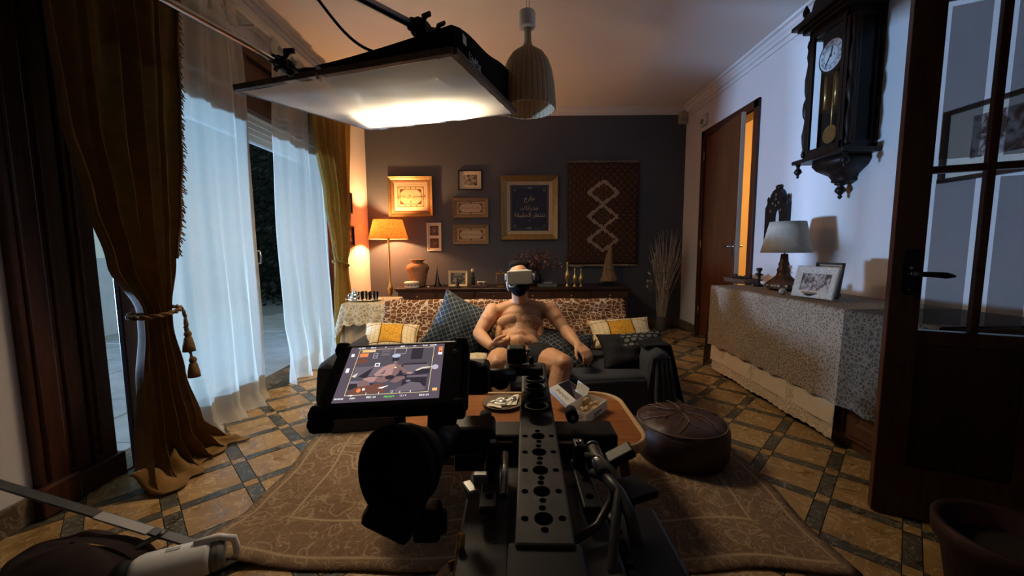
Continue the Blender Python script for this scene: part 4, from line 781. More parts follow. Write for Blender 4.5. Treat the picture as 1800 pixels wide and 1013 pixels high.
# ------------------------------------------------------------------ side table with lace cloth and tea things
T0, T1, TY0, TY1, TZ = -1.44, -1.06, 3.28, 3.80, .545; t = thing('side_table', 'small side table under beige cloth at the end of the sofa', 'table', ((T0+T1)/2, 3.54, 0))
def skirt(b, x0, x1, y0, y1, ztop, hang, wav, flare, n_, r=.04, ph=0, cy=1):
    per = []; k = 8
    for cx, cyy, a0 in ((x1-r, y1-r, 0), (x0+r, y1-r, pi/2), (x0+r, y0+r, pi), (x1-r, y0+r, 3*pi/2)):
        per += [(cx, cyy, a0+pi/2*i/k, i/k) for i in range(k+1)]
    pts = []
    for i, (cx, cyy, a, q) in enumerate(per):
        c2 = per[(i+1) % len(per)]
        pts.append((cx+r*cos(a), cyy+r*sin(a), a, 1-abs(2*q-1)))
        if q == 1:
            for s in range(1, 12): pts.append((lerp(cx+r*cos(a), c2[0]+r*cos(c2[2]), s/12), lerp(cyy+r*sin(a), c2[1]+r*sin(c2[2]), s/12), a, 0))
    N = len(pts)
    def fn(u, v):
        i = round(u*N) % N; x, y, a, q = pts[i]; s = i/N*2*pi
        L = hang(q, x, y); f = flare*v*(1+1.3*q)+wav*v*sin(n_*s+ph)
        return (x+f*cos(a), y+f*sin(a), ztop-L*v)
    b.grid(fn, N, 12)
    for f in b.b.faces:
        for lp in f.loops: c = lp.vert.co; lp[b.uv].uv = (c.x-c.y*.7, c.z+c.y*.3)
    top = [b.b.verts.new((p[0], p[1], ztop)) for p in pts]; cc = b.b.verts.new(((x0+x1)/2, (y0+y1)/2, ztop))
    for i in range(N):
        f = b._f([top[i], top[(i+1) % N], cc])
        if f:
            for lp in f.loops: lp[b.uv].uv = (lp.vert.co.x, lp.vert.co.y)
b = M(); b.span((T0+.01, TY0+.01, TZ-.03), (T1-.01, TY1-.01, TZ-.004), .004); b.out('tabletop', DARKW, t)
for sx in (T0+.05, T1-.05):
    for sy in (TY0+.05, TY1-.05): b = M(); b.cyl((sx, sy, 0), (sx, sy, TZ-.03), .018, .022, 10); b.out('leg', DARKW, t)
b = M(); skirt(b, T0, T1, TY0, TY1, TZ-.002, lambda q, x, y: TZ-.012, .018, .02, 22); o = b.out('under_cloth', BEIGEC); tag(o, 'plain beige cloth hanging to the floor under the lace at the sofa end', 'tablecloth'); ground(o)
b = M(); skirt(b, T0-.006, T1+.006, TY0-.006, TY1+.006, TZ+.002, lambda q, x, y: .17+.15*q+.008*sin(x*70+y*70), .012, .035, 20); o = b.out('lace_cloth', LACE1); tag(o, 'cream lace cloth over the small table at the sofa end', 'tablecloth'); ground(o)
tz = TZ+.004; tx, ty = at(641, 530, 3.5).x, 3.50
t = thing('serving_tray', 'oval silver tray on the cream lace cloth', 'tray', (tx, ty, tz)); b = M(); b.lathe([(.10, 0), (.125, .004), (.148, .012), (.150, .015), (.145, .014), (.12, .006)], (tx, ty, tz), 40, sy=.72, cap1=True); b.out('dish', SILVER, t)
b = M()
for s in (-1, 1): b.tube([(tx+s*.14, ty-.03, tz+.012), (tx+s*.165, ty-.02, tz+.018), (tx+s*.165, ty+.02, tz+.018), (tx+s*.14, ty+.03, tz+.012)], .003, 6)
b.out('handle', SILVER, t)
x, y, z = at(624, 525, 3.48).x, 3.47, tz+.006; t = thing('teapot', 'small silver teapot with pointed lid on the oval tray', 'teapot', (x, y, z)); b = M(); b.lathe([(.018, 0), (.024, .005), (.036, .02), (.038, .035), (.028, .055), (.020, .068), (.022, .072)], (x, y, z), 20); b.out('body', SILVER, t); b = M(); b.lathe([(.022, .072), (.018, .08), (.008, .092), (.004, .10), (.006, .106), (.001, .112)], (x, y, z), 16); b.out('lid', SILVER, t)
b = M(); b.tube([(x+.034, y-.01, z+.03), (x+.05, y-.015, z+.045), (x+.056, y-.017, z+.065)], [.008, .006, .004], 8); b.out('spout', SILVER, t); b = M(); b.tube([(x-.034, y, z+.022), (x-.056, y, z+.03), (x-.05, y, z+.058), (x-.022, y, z+.064)], .0035, 6); b.out('handle', SILVER, t)
for i, (u, y) in enumerate(((633.5, 3.47), (641, 3.52), (647, 3.45), (654.5, 3.51), (661, 3.46))):
    x = at(u, 522, y).x; t = tag(M().lathe([(.0165, .0), (.018, .003), (.0225, .078), (.0215, .078), (.017, .006), (.001, .005)], (x, y, tz+.0065), 18, cap1=False).out('tea_glass', TEAGL), ('tea glass nearest the silver teapot', 'second tea glass from the silver teapot', 'middle tea glass of the row of five', 'tea glass next to the outermost one', 'tea glass farthest from the silver teapot')[i], 'glass', 'tea glasses on the oval tray'); ground(t)
# ------------------------------------------------------------------ rug, sofa, cushions
rg_ = [V((-1.0, 1.15, 0)), V((1.06, 1.125, 0)), V((1.10, 2.62, 0)), V((-1.09, 2.62, 0))]
def rugp(u, v):
    p = rg_[0].lerp(rg_[1], u).lerp(rg_[3].lerp(rg_[2], u), v); c = max(0, 1-((u-.0)**2+(v-.06)**2)*70)
    return p+V((-.012*sin(v*13)-.03*c, .010*sin(u*17)+.006*sin(u*31), .007+.0022*sin(u*23+v*5)+.002*sin(v*29)+.035*c*(1-v*6 if v < .16 else 0)))
b = M(); b.grid(rugp, 70, 50); o = b.out('floor_rug', RUGM, solid=.006); tag(o, 'large worn reddish brown oriental rug under the coffee table', 'rug'); ground(o)
sf = thing('sofa', 'low sofa in a charcoal cover facing the camera', 'sofa', (0, 2.65, 0))
def hexa(b, p, bev=.02):
    sub = bmesh.new(); vs = [sub.verts.new(q) for q in p]
    for q in ((0, 3, 2, 1), (4, 5, 6, 7), (0, 1, 5, 4), (1, 2, 6, 5), (2, 3, 7, 6), (3, 0, 4, 7)): sub.faces.new([vs[i] for i in q])
    bmesh.ops.bevel(sub, geom=sub.edges[:], offset=bev, segments=3, profile=.6, affect='EDGES'); mp_ = {}
    for v in sub.verts: mp_[v] = b.b.verts.new(v.co)
    for f in sub.faces: b._f([mp_[v] for v in f.verts], True)
    sub.free()
FL, FR_ = 2.09, 2.31
b = M(); hexa(b, [(-.97, FL+.02, .02), (.86, FR_+.02, .02), (.86, 3.05, .02), (-.97, 3.05, .02), (-.97, FL+.02, .235), (.86, FR_+.02, .235), (.86, 3.0, .255), (-.97, 3.0, .255)], .035); b.out('seat', GREYSOFA, sf)
b = M(); b.grid(lambda u, v: (lerp(-.985, .885, u)+.02*v*(u-.5), lerp(FL, FR_, u)-.018*v-.010*v*sin(u*27)-.006*v*sin(u*61+1), lerp(.222, .006, v)), 90, 10); b.out('front_skirt', GREYSOFA, sf, solid=.004)
b = M(); hexa(b, [(-.965, 2.90, .2), (.845, 2.90, .2), (.845, 3.13, .02), (-.965, 3.13, .02), (-.965, 3.02, .585), (.845, 3.02, .585), (.845, 3.13, .585), (-.965, 3.13, .585)], .025); b.out('back', GREYSOFA, sf)
def arm(x0, x1, yf, lab):
    b = M(); prof = [(-1, 0), (-1.02, .5), (-1, .8), (-.7, .97), (0, 1.03), (.7, .97), (1.0, .8), (1.05, .45), (1.08, 0)]; rings = []; xc, hw = (x0+x1)/2, (x1-x0)/2
    for y, k, h in ((yf, .96, .365), (yf+.03, 1, .385), (yf+.2, 1, .395), (2.85, 1, .40), (3.0, .98, .40)): rings.append([b.b.verts.new((xc+px_*hw*k, y+(.012*sin(pz*9+px_*5) if y == yf else 0), max(.006, pz*h))) for px_, pz in prof])
    b.skin(rings, closed=False)
    for i in range(7):
        z = lerp(.03, .33, i/6)
    return b.out('arm', GREYSOFA, sf)
arm(.80, .95, 2.285, ''); arm(-1.09, -.95, 2.12, '')
b = M()
for i, x in enumerate((.845, .875, .90, .925)): b.tube([(x, 2.288, .36), (x+.006, 2.272, .25), (x+.004+.006*i, 2.262, .12), (x+.004+.01*i, 2.252, .01)], [.006, .014, .018, .022], 8)
b.out('cover_fold', GREYSOFA, sf)
for x in (-.9, .85):
    for y in (2.45, 3.05): b = M(); b.cyl((x, y, 0), (x, y, .03), .025); b.out('foot', DARKW, sf)
def thr(u, v):
    x = lerp(-.975, .855, u); wob = .004*sin(x*23+v*5)+.008*sin(x*7+v*11)*(v > .3)
    fold = .012*sin((x*1.3+v*.9)*22)*max(0, min(1, (u-.60)*4))*max(0, v-.12)
    s = v*.62
    if s < .09: return (x, 3.125-s, .598+.012*sin(pi*s/.18)+.003*sin(x*19))
    k = (s-.09)/.53; return (x, 3.010-.135*k+wob-fold-.012, lerp(.598, .262, k)+.002*sin(x*19)+.02*max(0, (k-.8)*5)*0)
b = M(); b.grid(thr, 120, 40); o = b.out('patterned_throw', LEOP, solid=.006); tag(o, 'cream throw with brown cell pattern over the sofa back', 'throw'); ground(o)
b = M(); b.grid(lambda u, v: (lerp(.80, .955, min(1, v*2.4))+.075*max(0, v*2.4-1)+.010*sin(u*24)*max(0, v-.3), lerp(2.36, 2.98, u)+.01*sin(v*9), lerp(.40, .412, min(1, v*2.4)) if v < .4166 else lerp(.412, .02+.02*sin(u*9), (v-.4166)/.5834)), 50, 34); o = b.out('dark_throw', THROW, solid=.008); tag(o, 'near black throw hanging over the right-hand sofa arm', 'throw'); ground(o)
def pillow(name, label, m, c, ex, ey, w, h, t, group=None, pinch=.10, crinkle=.006, seed=0):
    ex = V(ex).normalized(); ey = V(ey); ey = (ey-ex*ey.dot(ex)).normalized(); en = ex.cross(ey); c = V(c); b = M()
    def f(sg):
        def fn(u, v):
            a, d = 2*u-1, 2*v-1; ww = (1-pinch*(1-d*d)*0-pinch*(1-abs(a)**2)*0); px = a*w/2*(1-pinch*(1-d*d)); py = d*h/2*(1-pinch*(1-a*a))
            th = t/2*(max(0, (1-a*a))**.55)*(max(0, (1-d*d))**.55); th += crinkle*sin(a*7+d*4+seed)*sin(d*6-a*3+seed)*(1-a*a)*(1-d*d)
            return c+ex*px+ey*py+en*sg*th
        return fn
    b.grid(f(1), 26, 26); b.grid(f(-1), 26, 26); bmesh.ops.remove_doubles(b.b, verts=b.b.verts[:], dist=.0004)
    t_ = thing(name, label, 'cushion', c-V((0, 0, t/2)), group=group); b.out('cover', m, t_)
    e = M(); N = 40; pts = []
    for k in range(4*N):
        s = k/N; q = s % 1; a, d = ((2*q-1, -1), (1, 2*q-1), (1-2*q, 1), (-1, 1-2*q))[int(s)]; pts.append(c+ex*(a*w/2*(1-pinch*(1-d*d)))+ey*(d*h/2*(1-pinch*(1-a*a))))
    e.tube(pts+[pts[0]], .0035, 5); e.out('piping', m, t_); return t_
pillow('cushion', 'large navy cushion with a scale net pattern leaning beside the man', SCALE1, (-.375, 2.80, .43), V((1, .02, -.50)), V((.42, .34, 1)), .43, .43, .15)
pillow('cushion', 'dark net patterned cushion under the man\'s outstretched arm', SCALE2, (.33, 2.60, .325), (1, -.05, -.16), (.05, .65, .55), .42, .34, .14, seed=2)
pillow('cushion', 'cream cushion with gold panel at the side table end of the sofa', GOLDCUSH, (-.86, 2.74, .375), (1, .22, -.10), (-.2, .75, .42), .38, .34, .15, seed=1, group='gold panel cushions')
pillow('cushion', 'cream cushion with gold panel on the sofa arm by the dark throw', GOLDCUSH, (.77, 2.78, .405), (1, -.05, .07), (.25, .85, .55), .44, .28, .11, seed=4, group='gold panel cushions')
pillow('cushion', 'black dotted cushion on the charcoal seat below the gold panel cushion', DOTS, (.79, 2.55, .335), (1, .0, .06), (.05, .7, .62), .44, .28, .14, crinkle=.012, seed=3)
pillow('cushion', 'pale beige cushion beside the man\'s bent knee', mat('pale beige weave', (.55, .46, .30), .85, vary=.3, sc=50), (-.24, 2.40, .295), (1, .1, 0), (0, .8, .3), .22, .2, .10, seed=6)
# ------------------------------------------------------------------ man
class Body:
    def __init__(s): s.m = M()
    def cap(s, p0, r0, p1, r1, n=14):
        p0, p1 = V(p0), V(p1); ax = p1-p0; L = ax.length; ax.normalize(); rings = []
        for k in range(5): a = pi/2*(k/4-1); rings.append((p0+ax*r0*sin(a), max(r0*cos(a), 1e-4)))
        for k in range(5): a = pi/2*k/4; rings.append((p1+ax*r1*sin(a), max(r1*cos(a), 1e-4)))
        s.m.skin([s.m.ring(p, ax, r, n) for p, r in rings]); return s
    def chain(s, pts, rs):
        for i in range(len(pts)-1): s.cap(pts[i], rs[i], pts[i+1], rs[i+1])
        return s
    def ell(s, c, r, rot=None): s.m.ball(c, r, 20, 14, rot); return s
    def out(s, name, m, parent, vox, it, label=None, fac=.5):
        bmesh.ops.recalc_face_normals(s.m.b, faces=s.m.b.faces[:]); me = bpy.data.meshes.new('t'); s.m.b.to_mesh(me); o = bpy.data.objects.new('t', me); COL.objects.link(o)
        d = o.modifiers.new('r', 'REMESH'); d.mode = 'VOXEL'; d.voxel_size = vox; d.use_smooth_shade = True; d = o.modifiers.new('s', 'SMOOTH'); d.iterations = it; d.factor = fac
        ev = o.evaluated_get(bpy.context.evaluated_depsgraph_get()); nm = bpy.data.meshes.new_from_object(ev); bpy.data.objects.remove(o)
        nm.materials.clear(); nm.materials.append(m); nm.name = name
        if parent: nm.transform(mw(parent).inverted())
        for p in nm.polygons: p.use_smooth = True
        o = bpy.data.objects.new(name, nm); COL.objects.link(o); o.parent = parent
        if label: o['label'] = label
        return o
man = thing('person', 'bare-chested man in black shorts and a white visor headset sitting on the sofa', 'person', (0, 0, 0))
hd = at(912, 489, 2.72); nk = at(915, 533, 2.80)
sL, sR = at(866, 548, 2.78), at(968, 546, 2.78); eL, wL = at(841, 587, 2.64), at(863, 609, 2.43); eR, wR = at(993, 580, 2.66), at(1015, 606, 2.47)
hipL, hipR = at(888, 630, 2.55), at(943, 630, 2.55); kL, kR = at(873, 641, 2.20), at(988, 641, 2.22)
aL, aR = V((-.03, 2.02, .055)), V((.20, 2.02, .055))
B = Body()
B.ell(hd+V((0, .015, .015)), (.073, .092, .095)); B.ell(hd+V((0, -.03, -.05)), (.054, .06, .062)); B.ell(hd+V((0, -.05, -.085)), (.03, .03, .028)); B.ell(hd+V((0, -.095, -.035)), (.014, .02, .02))
for s in (-1, 1): B.ell(hd+V((s*.074, .02, -.012)), (.010, .02, .03)); B.cap(hd+V((s*.022, -.075, .0)), .016, hd+V((s*.026, -.06, -.03)), .02)
B.cap(hd+V((0, .02, -.06)), .052, nk+V((0, .01, -.01)), .060)
mid = (sL+sR)/2
B.cap(nk+V((-.02, .01, -.01)), .05, sL+V((.05, .0, .012)), .046); B.cap(nk+V((.02, .01, -.01)), .05, sR+V((-.05, 0, .012)), .046)
B.ell(mid+V((0, 0, -.035)), (.165, .085, .085)); ch = at(914, 572, 2.76); B.ell(ch, (.160, .10, .11)); rb = at(913, 592, 2.70); B.ell(rb, (.148, .10, .10)); be = at(913, 606, 2.62); B.ell(be, (.140, .10, .085)); pv = at(914, 628, 2.55); B.ell(pv, (.150, .11, .085))
B.cap(ch, .09, pv, .10)
for s, u in ((-1, 891), (1, 936)):
    B.ell(at(u, 566, 2.685), (.072, .034, .050), Quaternion((0, 1, 0), s*.25)); B.ell(at(u-s*6, 574, 2.675), (.055, .028, .036))
    B.ell(at(914+s*36, 590, 2.70), (.030, .07, .085)); B.ell(at(914+s*24, 612, 2.585), (.06, .05, .045))
B.ell(at(913, 604, 2.545), (.085, .035, .055)); B.ell(at(913, 592, 2.60), (.07, .03, .05))
for s_, e_, w_ in ((sL, eL, wL), (sR, eR, wR)):
    B.ell(s_, (.058, .06, .062)); B.chain([s_, lerp(s_, e_, .35), lerp(s_, e_, .7), e_], [.054, .055, .048, .040]); B.ell(lerp(s_, e_, .42)+V((0, -.015, .004)), (.046, .046, .052))
    B.chain([e_, lerp(e_, w_, .3), lerp(e_, w_, .7), w_], [.040, .045, .036, .027])
for h_, k_, a_, s in ((hipL, kL, aL, -1), (hipR, kR, aR, 1)):
    B.chain([h_, lerp(h_, k_, .4), lerp(h_, k_, .8), k_], [.100, .095, .076, .064]); B.ell(k_+V((0, -.01, .008)), (.058, .055, .055)); B.ell(k_+V((s*.0, -.045, .012)), (.036, .026, .036))
    B.chain([k_, lerp(k_, a_, .3)+V((0, .018, 0)), lerp(k_, a_, .65)+V((0, .006, 0)), a_], [.058, .058, .043, .032])
    f0 = a_+V((s*.012, -.10, -.028)); B.cap(a_+V((0, .03, -.025)), .030, f0, .024); B.cap(f0, .026, f0+V((s*.012, -.055, -.006)), .018)
    for i in range(5): B.cap(f0+V((s*(-.02+.011*i), -.045, -.008)), .010, f0+V((s*(-.022+.0125*i), -.085+.006*i, -.012)), .0085-.0006*i)
def hand(w, d, side, nrm, curls, thumb, L=.082):
    """palm from wrist w along d; side = toward the index finger; nrm = back of hand"""
    d, side = V(d).normalized(), V(side); side = (side-d*side.dot(d)).normalized(); nrm = V(nrm); nrm = (nrm-d*nrm.dot(d)-side*nrm.dot(side)).normalized()
    B.cap(w, .026, w+d*.02, .026)
    for i in range(4): k = (1.5-i)*.0185; B.cap(w+d*.015+side*k*.7, .017, w+d*L+side*k, .0135)
    for i, ln in enumerate((.070, .078, .073, .058)):
        p = w+d*L+side*(1.5-i)*.0185; a = 0
        for j, (q, r) in enumerate(((.46, .0115), (.30, .0105), (.24, .0095))):
            a += curls[i][j]; v = d*cos(a)-nrm*sin(a)+side*(1.5-i)*.05; p2 = p+v*ln*q*1.12; B.cap(p, r, p2, r*.93); p = p2
    p = w+d*.028+side*.022; B.cap(p, .018, p+(side*.8+d*.7-nrm*.15).normalized()*.034, .0135); p = p+(side*.8+d*.7-nrm*.15).normalized()*.034
    for v, l, r in ((side*thumb[0]+d*.9-nrm*.3, .032, .0115), (side*thumb[1]+d*.9-nrm*.5, .026, .0105)): v = v.normalized(); B.cap(p, r, p+v*l, r*.92); p = p+v*l
hand(wL, (.80, -.30, .10), (.15, -.35, .75), (-.12, -.85, .45), [(.55, .9, .6), (.65, 1.0, .6), (.75, 1.0, .7), (.8, 1.0, .7)], (.3, .0))
hand(wR, (.38, -.62, -.30), (-.80, -.35, -.05), (.15, -.45, .85), [(.55, .55, .4), (.45, .45, .35), (.5, .5, .35), (.55, .55, .4)], (.6, .15))
B.out('body', SKIN, man, .0058, 4)
B = Body(); B.ell(hd+V((0, .035, .032)), (.079, .088, .092)); B.ell(hd+V((-.012, .012, .092)), (.060, .055, .034)); B.ell(hd+V((.03, .02, .092)), (.045, .05, .03))
B.out('hair', HAIR, man, .007, 3)
B = Body(); B.ell(hd+V((0, -.032, -.058)), (.0615, .068, .066)); B.ell(hd+V((0, -.062, -.088)), (.036, .036, .034)); B.ell(hd+V((0, -.098, -.045)), (.019, .022, .024))
for s in (-1, 1): B.ell(hd+V((s*.055, .0, -.045)), (.022, .035, .045))
B.out('face_covering', mat('black knit', (.007, .007, .008), .85, spec=.12), man, .006, 4, 'black covering over nose, jaw and cheeks')
B = Body(); B.ell(pv+V((0, .0, -.012)), (.158, .118, .075))
for h_, k_ in ((hipL, kL), (hipR, kR)): B.chain([h_, lerp(h_, k_, .45)], [.108, .100])
B.out('shorts', SHORTS, man, .008, 4)
b = M(); b.tube([(pv.x+.147*cos(a), pv.y+.03-.128*sin(a) if 1 else 0, pv.z+.058+.012*abs(sin(a))) for a in [pi*i/24 for i in range(25)]], .010, 8); b.out('waistband', mat('grey waistband', (.09, .09, .095), .8), man)
hs = thing('headset', 'white visor headset worn over the man\'s eyes', 'headset', hd+V((0, -.1, -.06))); f = hd+V((.004, -.118, .012)); rl = Matrix.Rotation(-.05, 3, 'Y')
b = M(); b.box(f+V((0, .035, 0)), (.172, .075, .098), rl, bev=.030); b.out('shell', mat('off white plastic', (.56, .56, .55), .4), hs)
b = M(); b.box(f+V((0, -.006, .001)), (.166, .012, .090), rl, bev=.0058); b.out('front_panel', mat('warm grey visor face', (.33, .32, .28), .6), hs)
b = M(); b.box(f+V((0, .078, -.002)), (.150, .022, .085), rl, bev=.010); b.out('face_gasket', RUBBER, hs)
b = M(); b.tube([hd+V((.084*cos(a), .012+.098*sin(a), .020)) for a in [pi*i/20 for i in range(21)]], .008, 6); b.out('strap', mat('pale strap', (.5, .5, .5), .7), hs)
for s in (-1, 1): b = M(); b.box(f+V((s*.093, .06, 0)), (.012, .075, .040), rl, bev=.005); b.out('side_arm', WHITEP, hs)
b = M(); b.tube([f+V((-.080, .03, -.030)), f+V((-.066, .01, -.062)), f+V((-.040, .0, -.060)), f+V((-.022, .0, -.047))], .006, 6); b.tube([f+V((-.085, .06, -.03)), f+V((-.08, .07, -.075)), f+V((-.07, .075, -.095))], .007, 6); b.out('lower_rim', WHITEP, hs)
# ------------------------------------------------------------------ coffee table
TXC, TYC, TW, TD, TZ0 = .02, 1.597, .96, .545, .30
def rrect(w, d, r, n=10, x=TXC, y=TYC):
    return [(x+sx*(w/2-r)+r*cos(a0+pi/2*i/n), y+sy*(d/2-r)+r*sin(a0+pi/2*i/n)) for sx, sy, a0 in ((1, 1, 0), (-1, 1, pi/2), (-1, -1, pi), (1, -1, 3*pi/2)) for i in range(n+1)]
t = thing('coffee_table', 'low teak coffee table with rounded corners and pale raised edge', 'table', (TXC, TYC, 0)); E3 = ((1, 0, 0), (0, 1, 0), (0, 0, 1))
b = M(); b.prism(rrect(TW-.03, TD-.03, .115), (0, 0, TZ0-.024), *E3, .022); b.out('tabletop', TEAK, t)
b = M(); r_ = [[b.b.verts.new((x, y, z)) for x, y in rrect(TW-i, TD-i, .125-i/2)] for i, z in ((.03, TZ0-.03), (0, TZ0-.028), (-.004, TZ0-.01), (0, TZ0+.006), (.014, TZ0+.010), (.030, TZ0+.004), (.034, TZ0-.006))]; b.skin(r_, False, False); b.out('edge', PALEW, t)
b = M(); r_ = [[b.b.verts.new((x, y, z)) for x, y in rrect(TW-i, TD-i, .10)] for i, z in ((.10, TZ0-.026), (.10, TZ0-.085), (.13, TZ0-.085), (.13, TZ0-.026))]; b.skin(r_, False, False, False); b.out('apron', DARKW, t)
for sx in (-1, 1):
    for sy in (-1, 1): b = M(); b.cyl((TXC+sx*(TW/2-.06), TYC+sy*(TD/2-.06), .012), (TXC+sx*(TW/2-.10), TYC+sy*(TD/2-.09), TZ0-.026), .013, .022, 12); b.out('leg', DARKW, t)
px_, py_ = atz(884, 711, TZ0).x, atz(884, 711, TZ0).y; tz = TZ0-.001
t = thing('plate', 'round brown wooden plate on the coffee table', 'plate', (px_, py_, tz)); b = M(); b.lathe([(.06, 0), (.086, .008), (.092, .014), (.088, .015), (.075, .009), (.001, .008)], (px_, py_, tz), 40); b.out('dish', mat('brown plate wood', (.16, .10, .06), .5, vary=.3, sc=15), t)
b = M(); b.grid(lambda u, v: (px_+lerp(-.045, .06, u)+.014*v, py_+lerp(-.055, .03, v)+.02*u, tz+.0135+.006*sin(u*9)*v+.012*u*v), 10, 10); lone(b, 'paper_napkin', mat('napkin', (.86, .80, .62), .9), 'crumpled white paper napkin on the brown plate', 'napkin')
b = M(); b.grid(lambda u, v: (px_+lerp(-.068, -.005, u), py_+lerp(-.060, -.025, v)-.012*u, tz+.0165+.003*sin(u*5)), 6, 6); lone(b, 'folded_napkin', MATS['napkin'], 'small folded paper strip at the near side of the plate', 'napkin')
for k, (x, y, a) in enumerate(((-.015, -.012, .5), (.035, -.02, 1.1), (-.03, -.034, .1))):
    q = V((px_+x, py_+y, tz+.028)); d = V((cos(a), sin(a), 0)); b = M(); b.tube([q-d*.045, q-d*.01, q+d*.012], [.0028, .0022, .0025], 6); b.ball(q+d*.030, (.018, .011, .0045), 12, 6, Quaternion((0, 0, 1), a)); t = lone(b, 'spoon', SILVER, ('silver spoon lying across the white napkin', 'silver spoon pointing at the rim of the plate', 'silver spoon at the near side of the napkin')[k], 'spoon', 'spoons on the plate')
tl, tf, tr, tb = atz(997.5, 713, TZ0+.045), atz(1031, 728, TZ0+.045), atz(1067, 703, TZ0+.045), atz(1033, 693, TZ0+.045); up = V((0, 0, .045))
t = thing('pastry_box', 'open white pastry box with clear lid on the coffee table', 'box', V(((tl.x+tr.x)/2, (tf.y+tb.y)/2, TZ0)))
def wallq(b, p, q, h0=-.044, h1=0): b.poly([p+V((0, 0, h0)), q+V((0, 0, h0)), q+V((0, 0, h1)), p+V((0, 0, h1))])
b = M(); [wallq(b, p, q) for p, q in ((tl, tf), (tf, tr), (tr, tb), (tb, tl))]; b.poly([p-up*.97 for p in (tl, tf, tr, tb)]); b.out('tray', PAPER, t, solid=.0015, recalc=False)
lo = (at(966, 682, tl.y+.10), at(999, 668, tb.y+.10)); b = M(); l0, l1 = lo
for a, c in ((tl, l0), (l0, l1), (l1, tb)): b.poly([a, c, c+V((0, 0, -.018)), a+V((0, 0, -.018))])
b.poly([tl, l0, lerp(l0, l1, .42), lerp(tl, tb, .42)]); b.poly([tb, lerp(tb, l1, .55), lerp(tb, l1, .55)+V((.006, 0, .028)), tb+V((.008, 0, .026))]); b.out('lid', PAPER, t, solid=.0015, recalc=False)
b = M(); b.poly([lerp(tl, tb, .42), lerp(l0, l1, .42), l1, tb]); b.out('window', CLEARF, t, recalc=False)
b = M(); q0, q1 = lerp(tl, l0, .5), lerp(l0, l1, .3)
for k in range(4): p = lerp(lerp(tl, l0, .25+.16*k), lerp(lerp(tl, tb, .42), lerp(l0, l1, .42), .25+.16*k), .45); b.tube([p+(tl-l0).normalized()*.007*cos(a)+(tb-tl).normalized()*.008*sin(a)+V((0, 0, .002)) for a in [i*.7 for i in range(9)]], .0009, 4)
b.out('drawing', mat('black ink', (.03, .03, .03), .6), t)
b = M(); e = (tf-tl).normalized(); nn = (tr-tf).normalized(); oc = lerp(tl, tf, .5)-up*.5-nn*.0012
for k in range(5): b.tube([oc+e*(.03*cos(a+k)*.5+.02*(k-2)*.5)+V((0, 0, .009*sin(a*1.7+k)))-nn*.0005 for a in [i*.5 for i in range(7)]], .0008, 4)
oc = lerp(tf, tr, .5)-up*.5+e*.0012; b.beam(oc-nn*.035, oc+nn*.035, .0008, .010, e); b.beam(oc-nn*.03-V((0, 0, .012)), oc+nn*.02-V((0, 0, .012)), .0008, .004, e); b.out('lettering', mat('black ink', (.03, .03, .03), .6), t)
rr = random.Random(5); PST = mat('baked pastry', (.62, .40, .19), .7, vary=.35, sc=60)
for i in range(13):
    a, c = rr.uniform(.40, .92), rr.uniform(.12, .88)
    if i > 9: a = rr.uniform(.05, .3)
    q = lerp(lerp(tl, tb, c), lerp(tf, tr, c), a)-V((0, 0, .028-.012*(i % 3))); b = M(); b.ball(q, (rr.uniform(.013, .018), rr.uniform(.010, .014), .010), 9, 6, Quaternion((rr.random(), rr.random(), 1), rr.uniform(0, 3))); o = b.out('pastry', PST); tag(o, 'small baked pastry lying in the open white box', 'pastry', 'pastries in the white box'); ground(o)
x, y, z = atz(877, 704, TZ0).x, py_, tz
# pouf
t = thing('leather_pouf', 'round dark brown stitched leather pouf beside the coffee table', 'pouf', (.805, 1.83, 0)); b = M(); N = 48; rings = []
for r, z in ((.15, .008), (.195, .012), (.213, .05), (.216, .11), (.212, .155), (.195, .185), (.15, .205), (.10, .215), (.05, .219), (.004, .218)): rings.append([b.b.verts.new((.805+r*(1+.012*abs(sin(6*a))-.01)*cos(a), 1.83+r*(1+.012*abs(sin(6*a))-.01)*sin(a), z-.006*(1-abs(sin(6*a)))*(r < .2)+.002*sin(a*5+r*40))) for a in [2*pi*i/N for i in range(N)]])
b.skin(rings); b.out('cover', LEATHER, t); TH = mat('stitch thread', (.16, .10, .065), .8); b = M()
for k in range(6):
    a = k*pi/3+.26; b.tube([(.805+r*cos(a+.25*sin(r*22)), 1.83+r*sin(a+.25*sin(r*22)), z+.002) for r, z in ((.02, .220), (.06, .219), (.10, .215), (.15, .206), (.185, .190))], .0022, 4); b.tube([(.805+(.11+.05*cos(3*q))*cos(a+q*.35-.35), 1.83+(.11+.05*cos(3*q))*sin(a+q*.35-.35), .217-.06*(.05*cos(3*q)+.02)) for q in [i*2/12 for i in range(13)]], .0018, 4)
b.tube([(.805+.2*cos(a), 1.83+.2*sin(a), .181) for a in [2*pi*i/48 for i in range(49)]], .003, 5); b.out('stitching', TH, t)
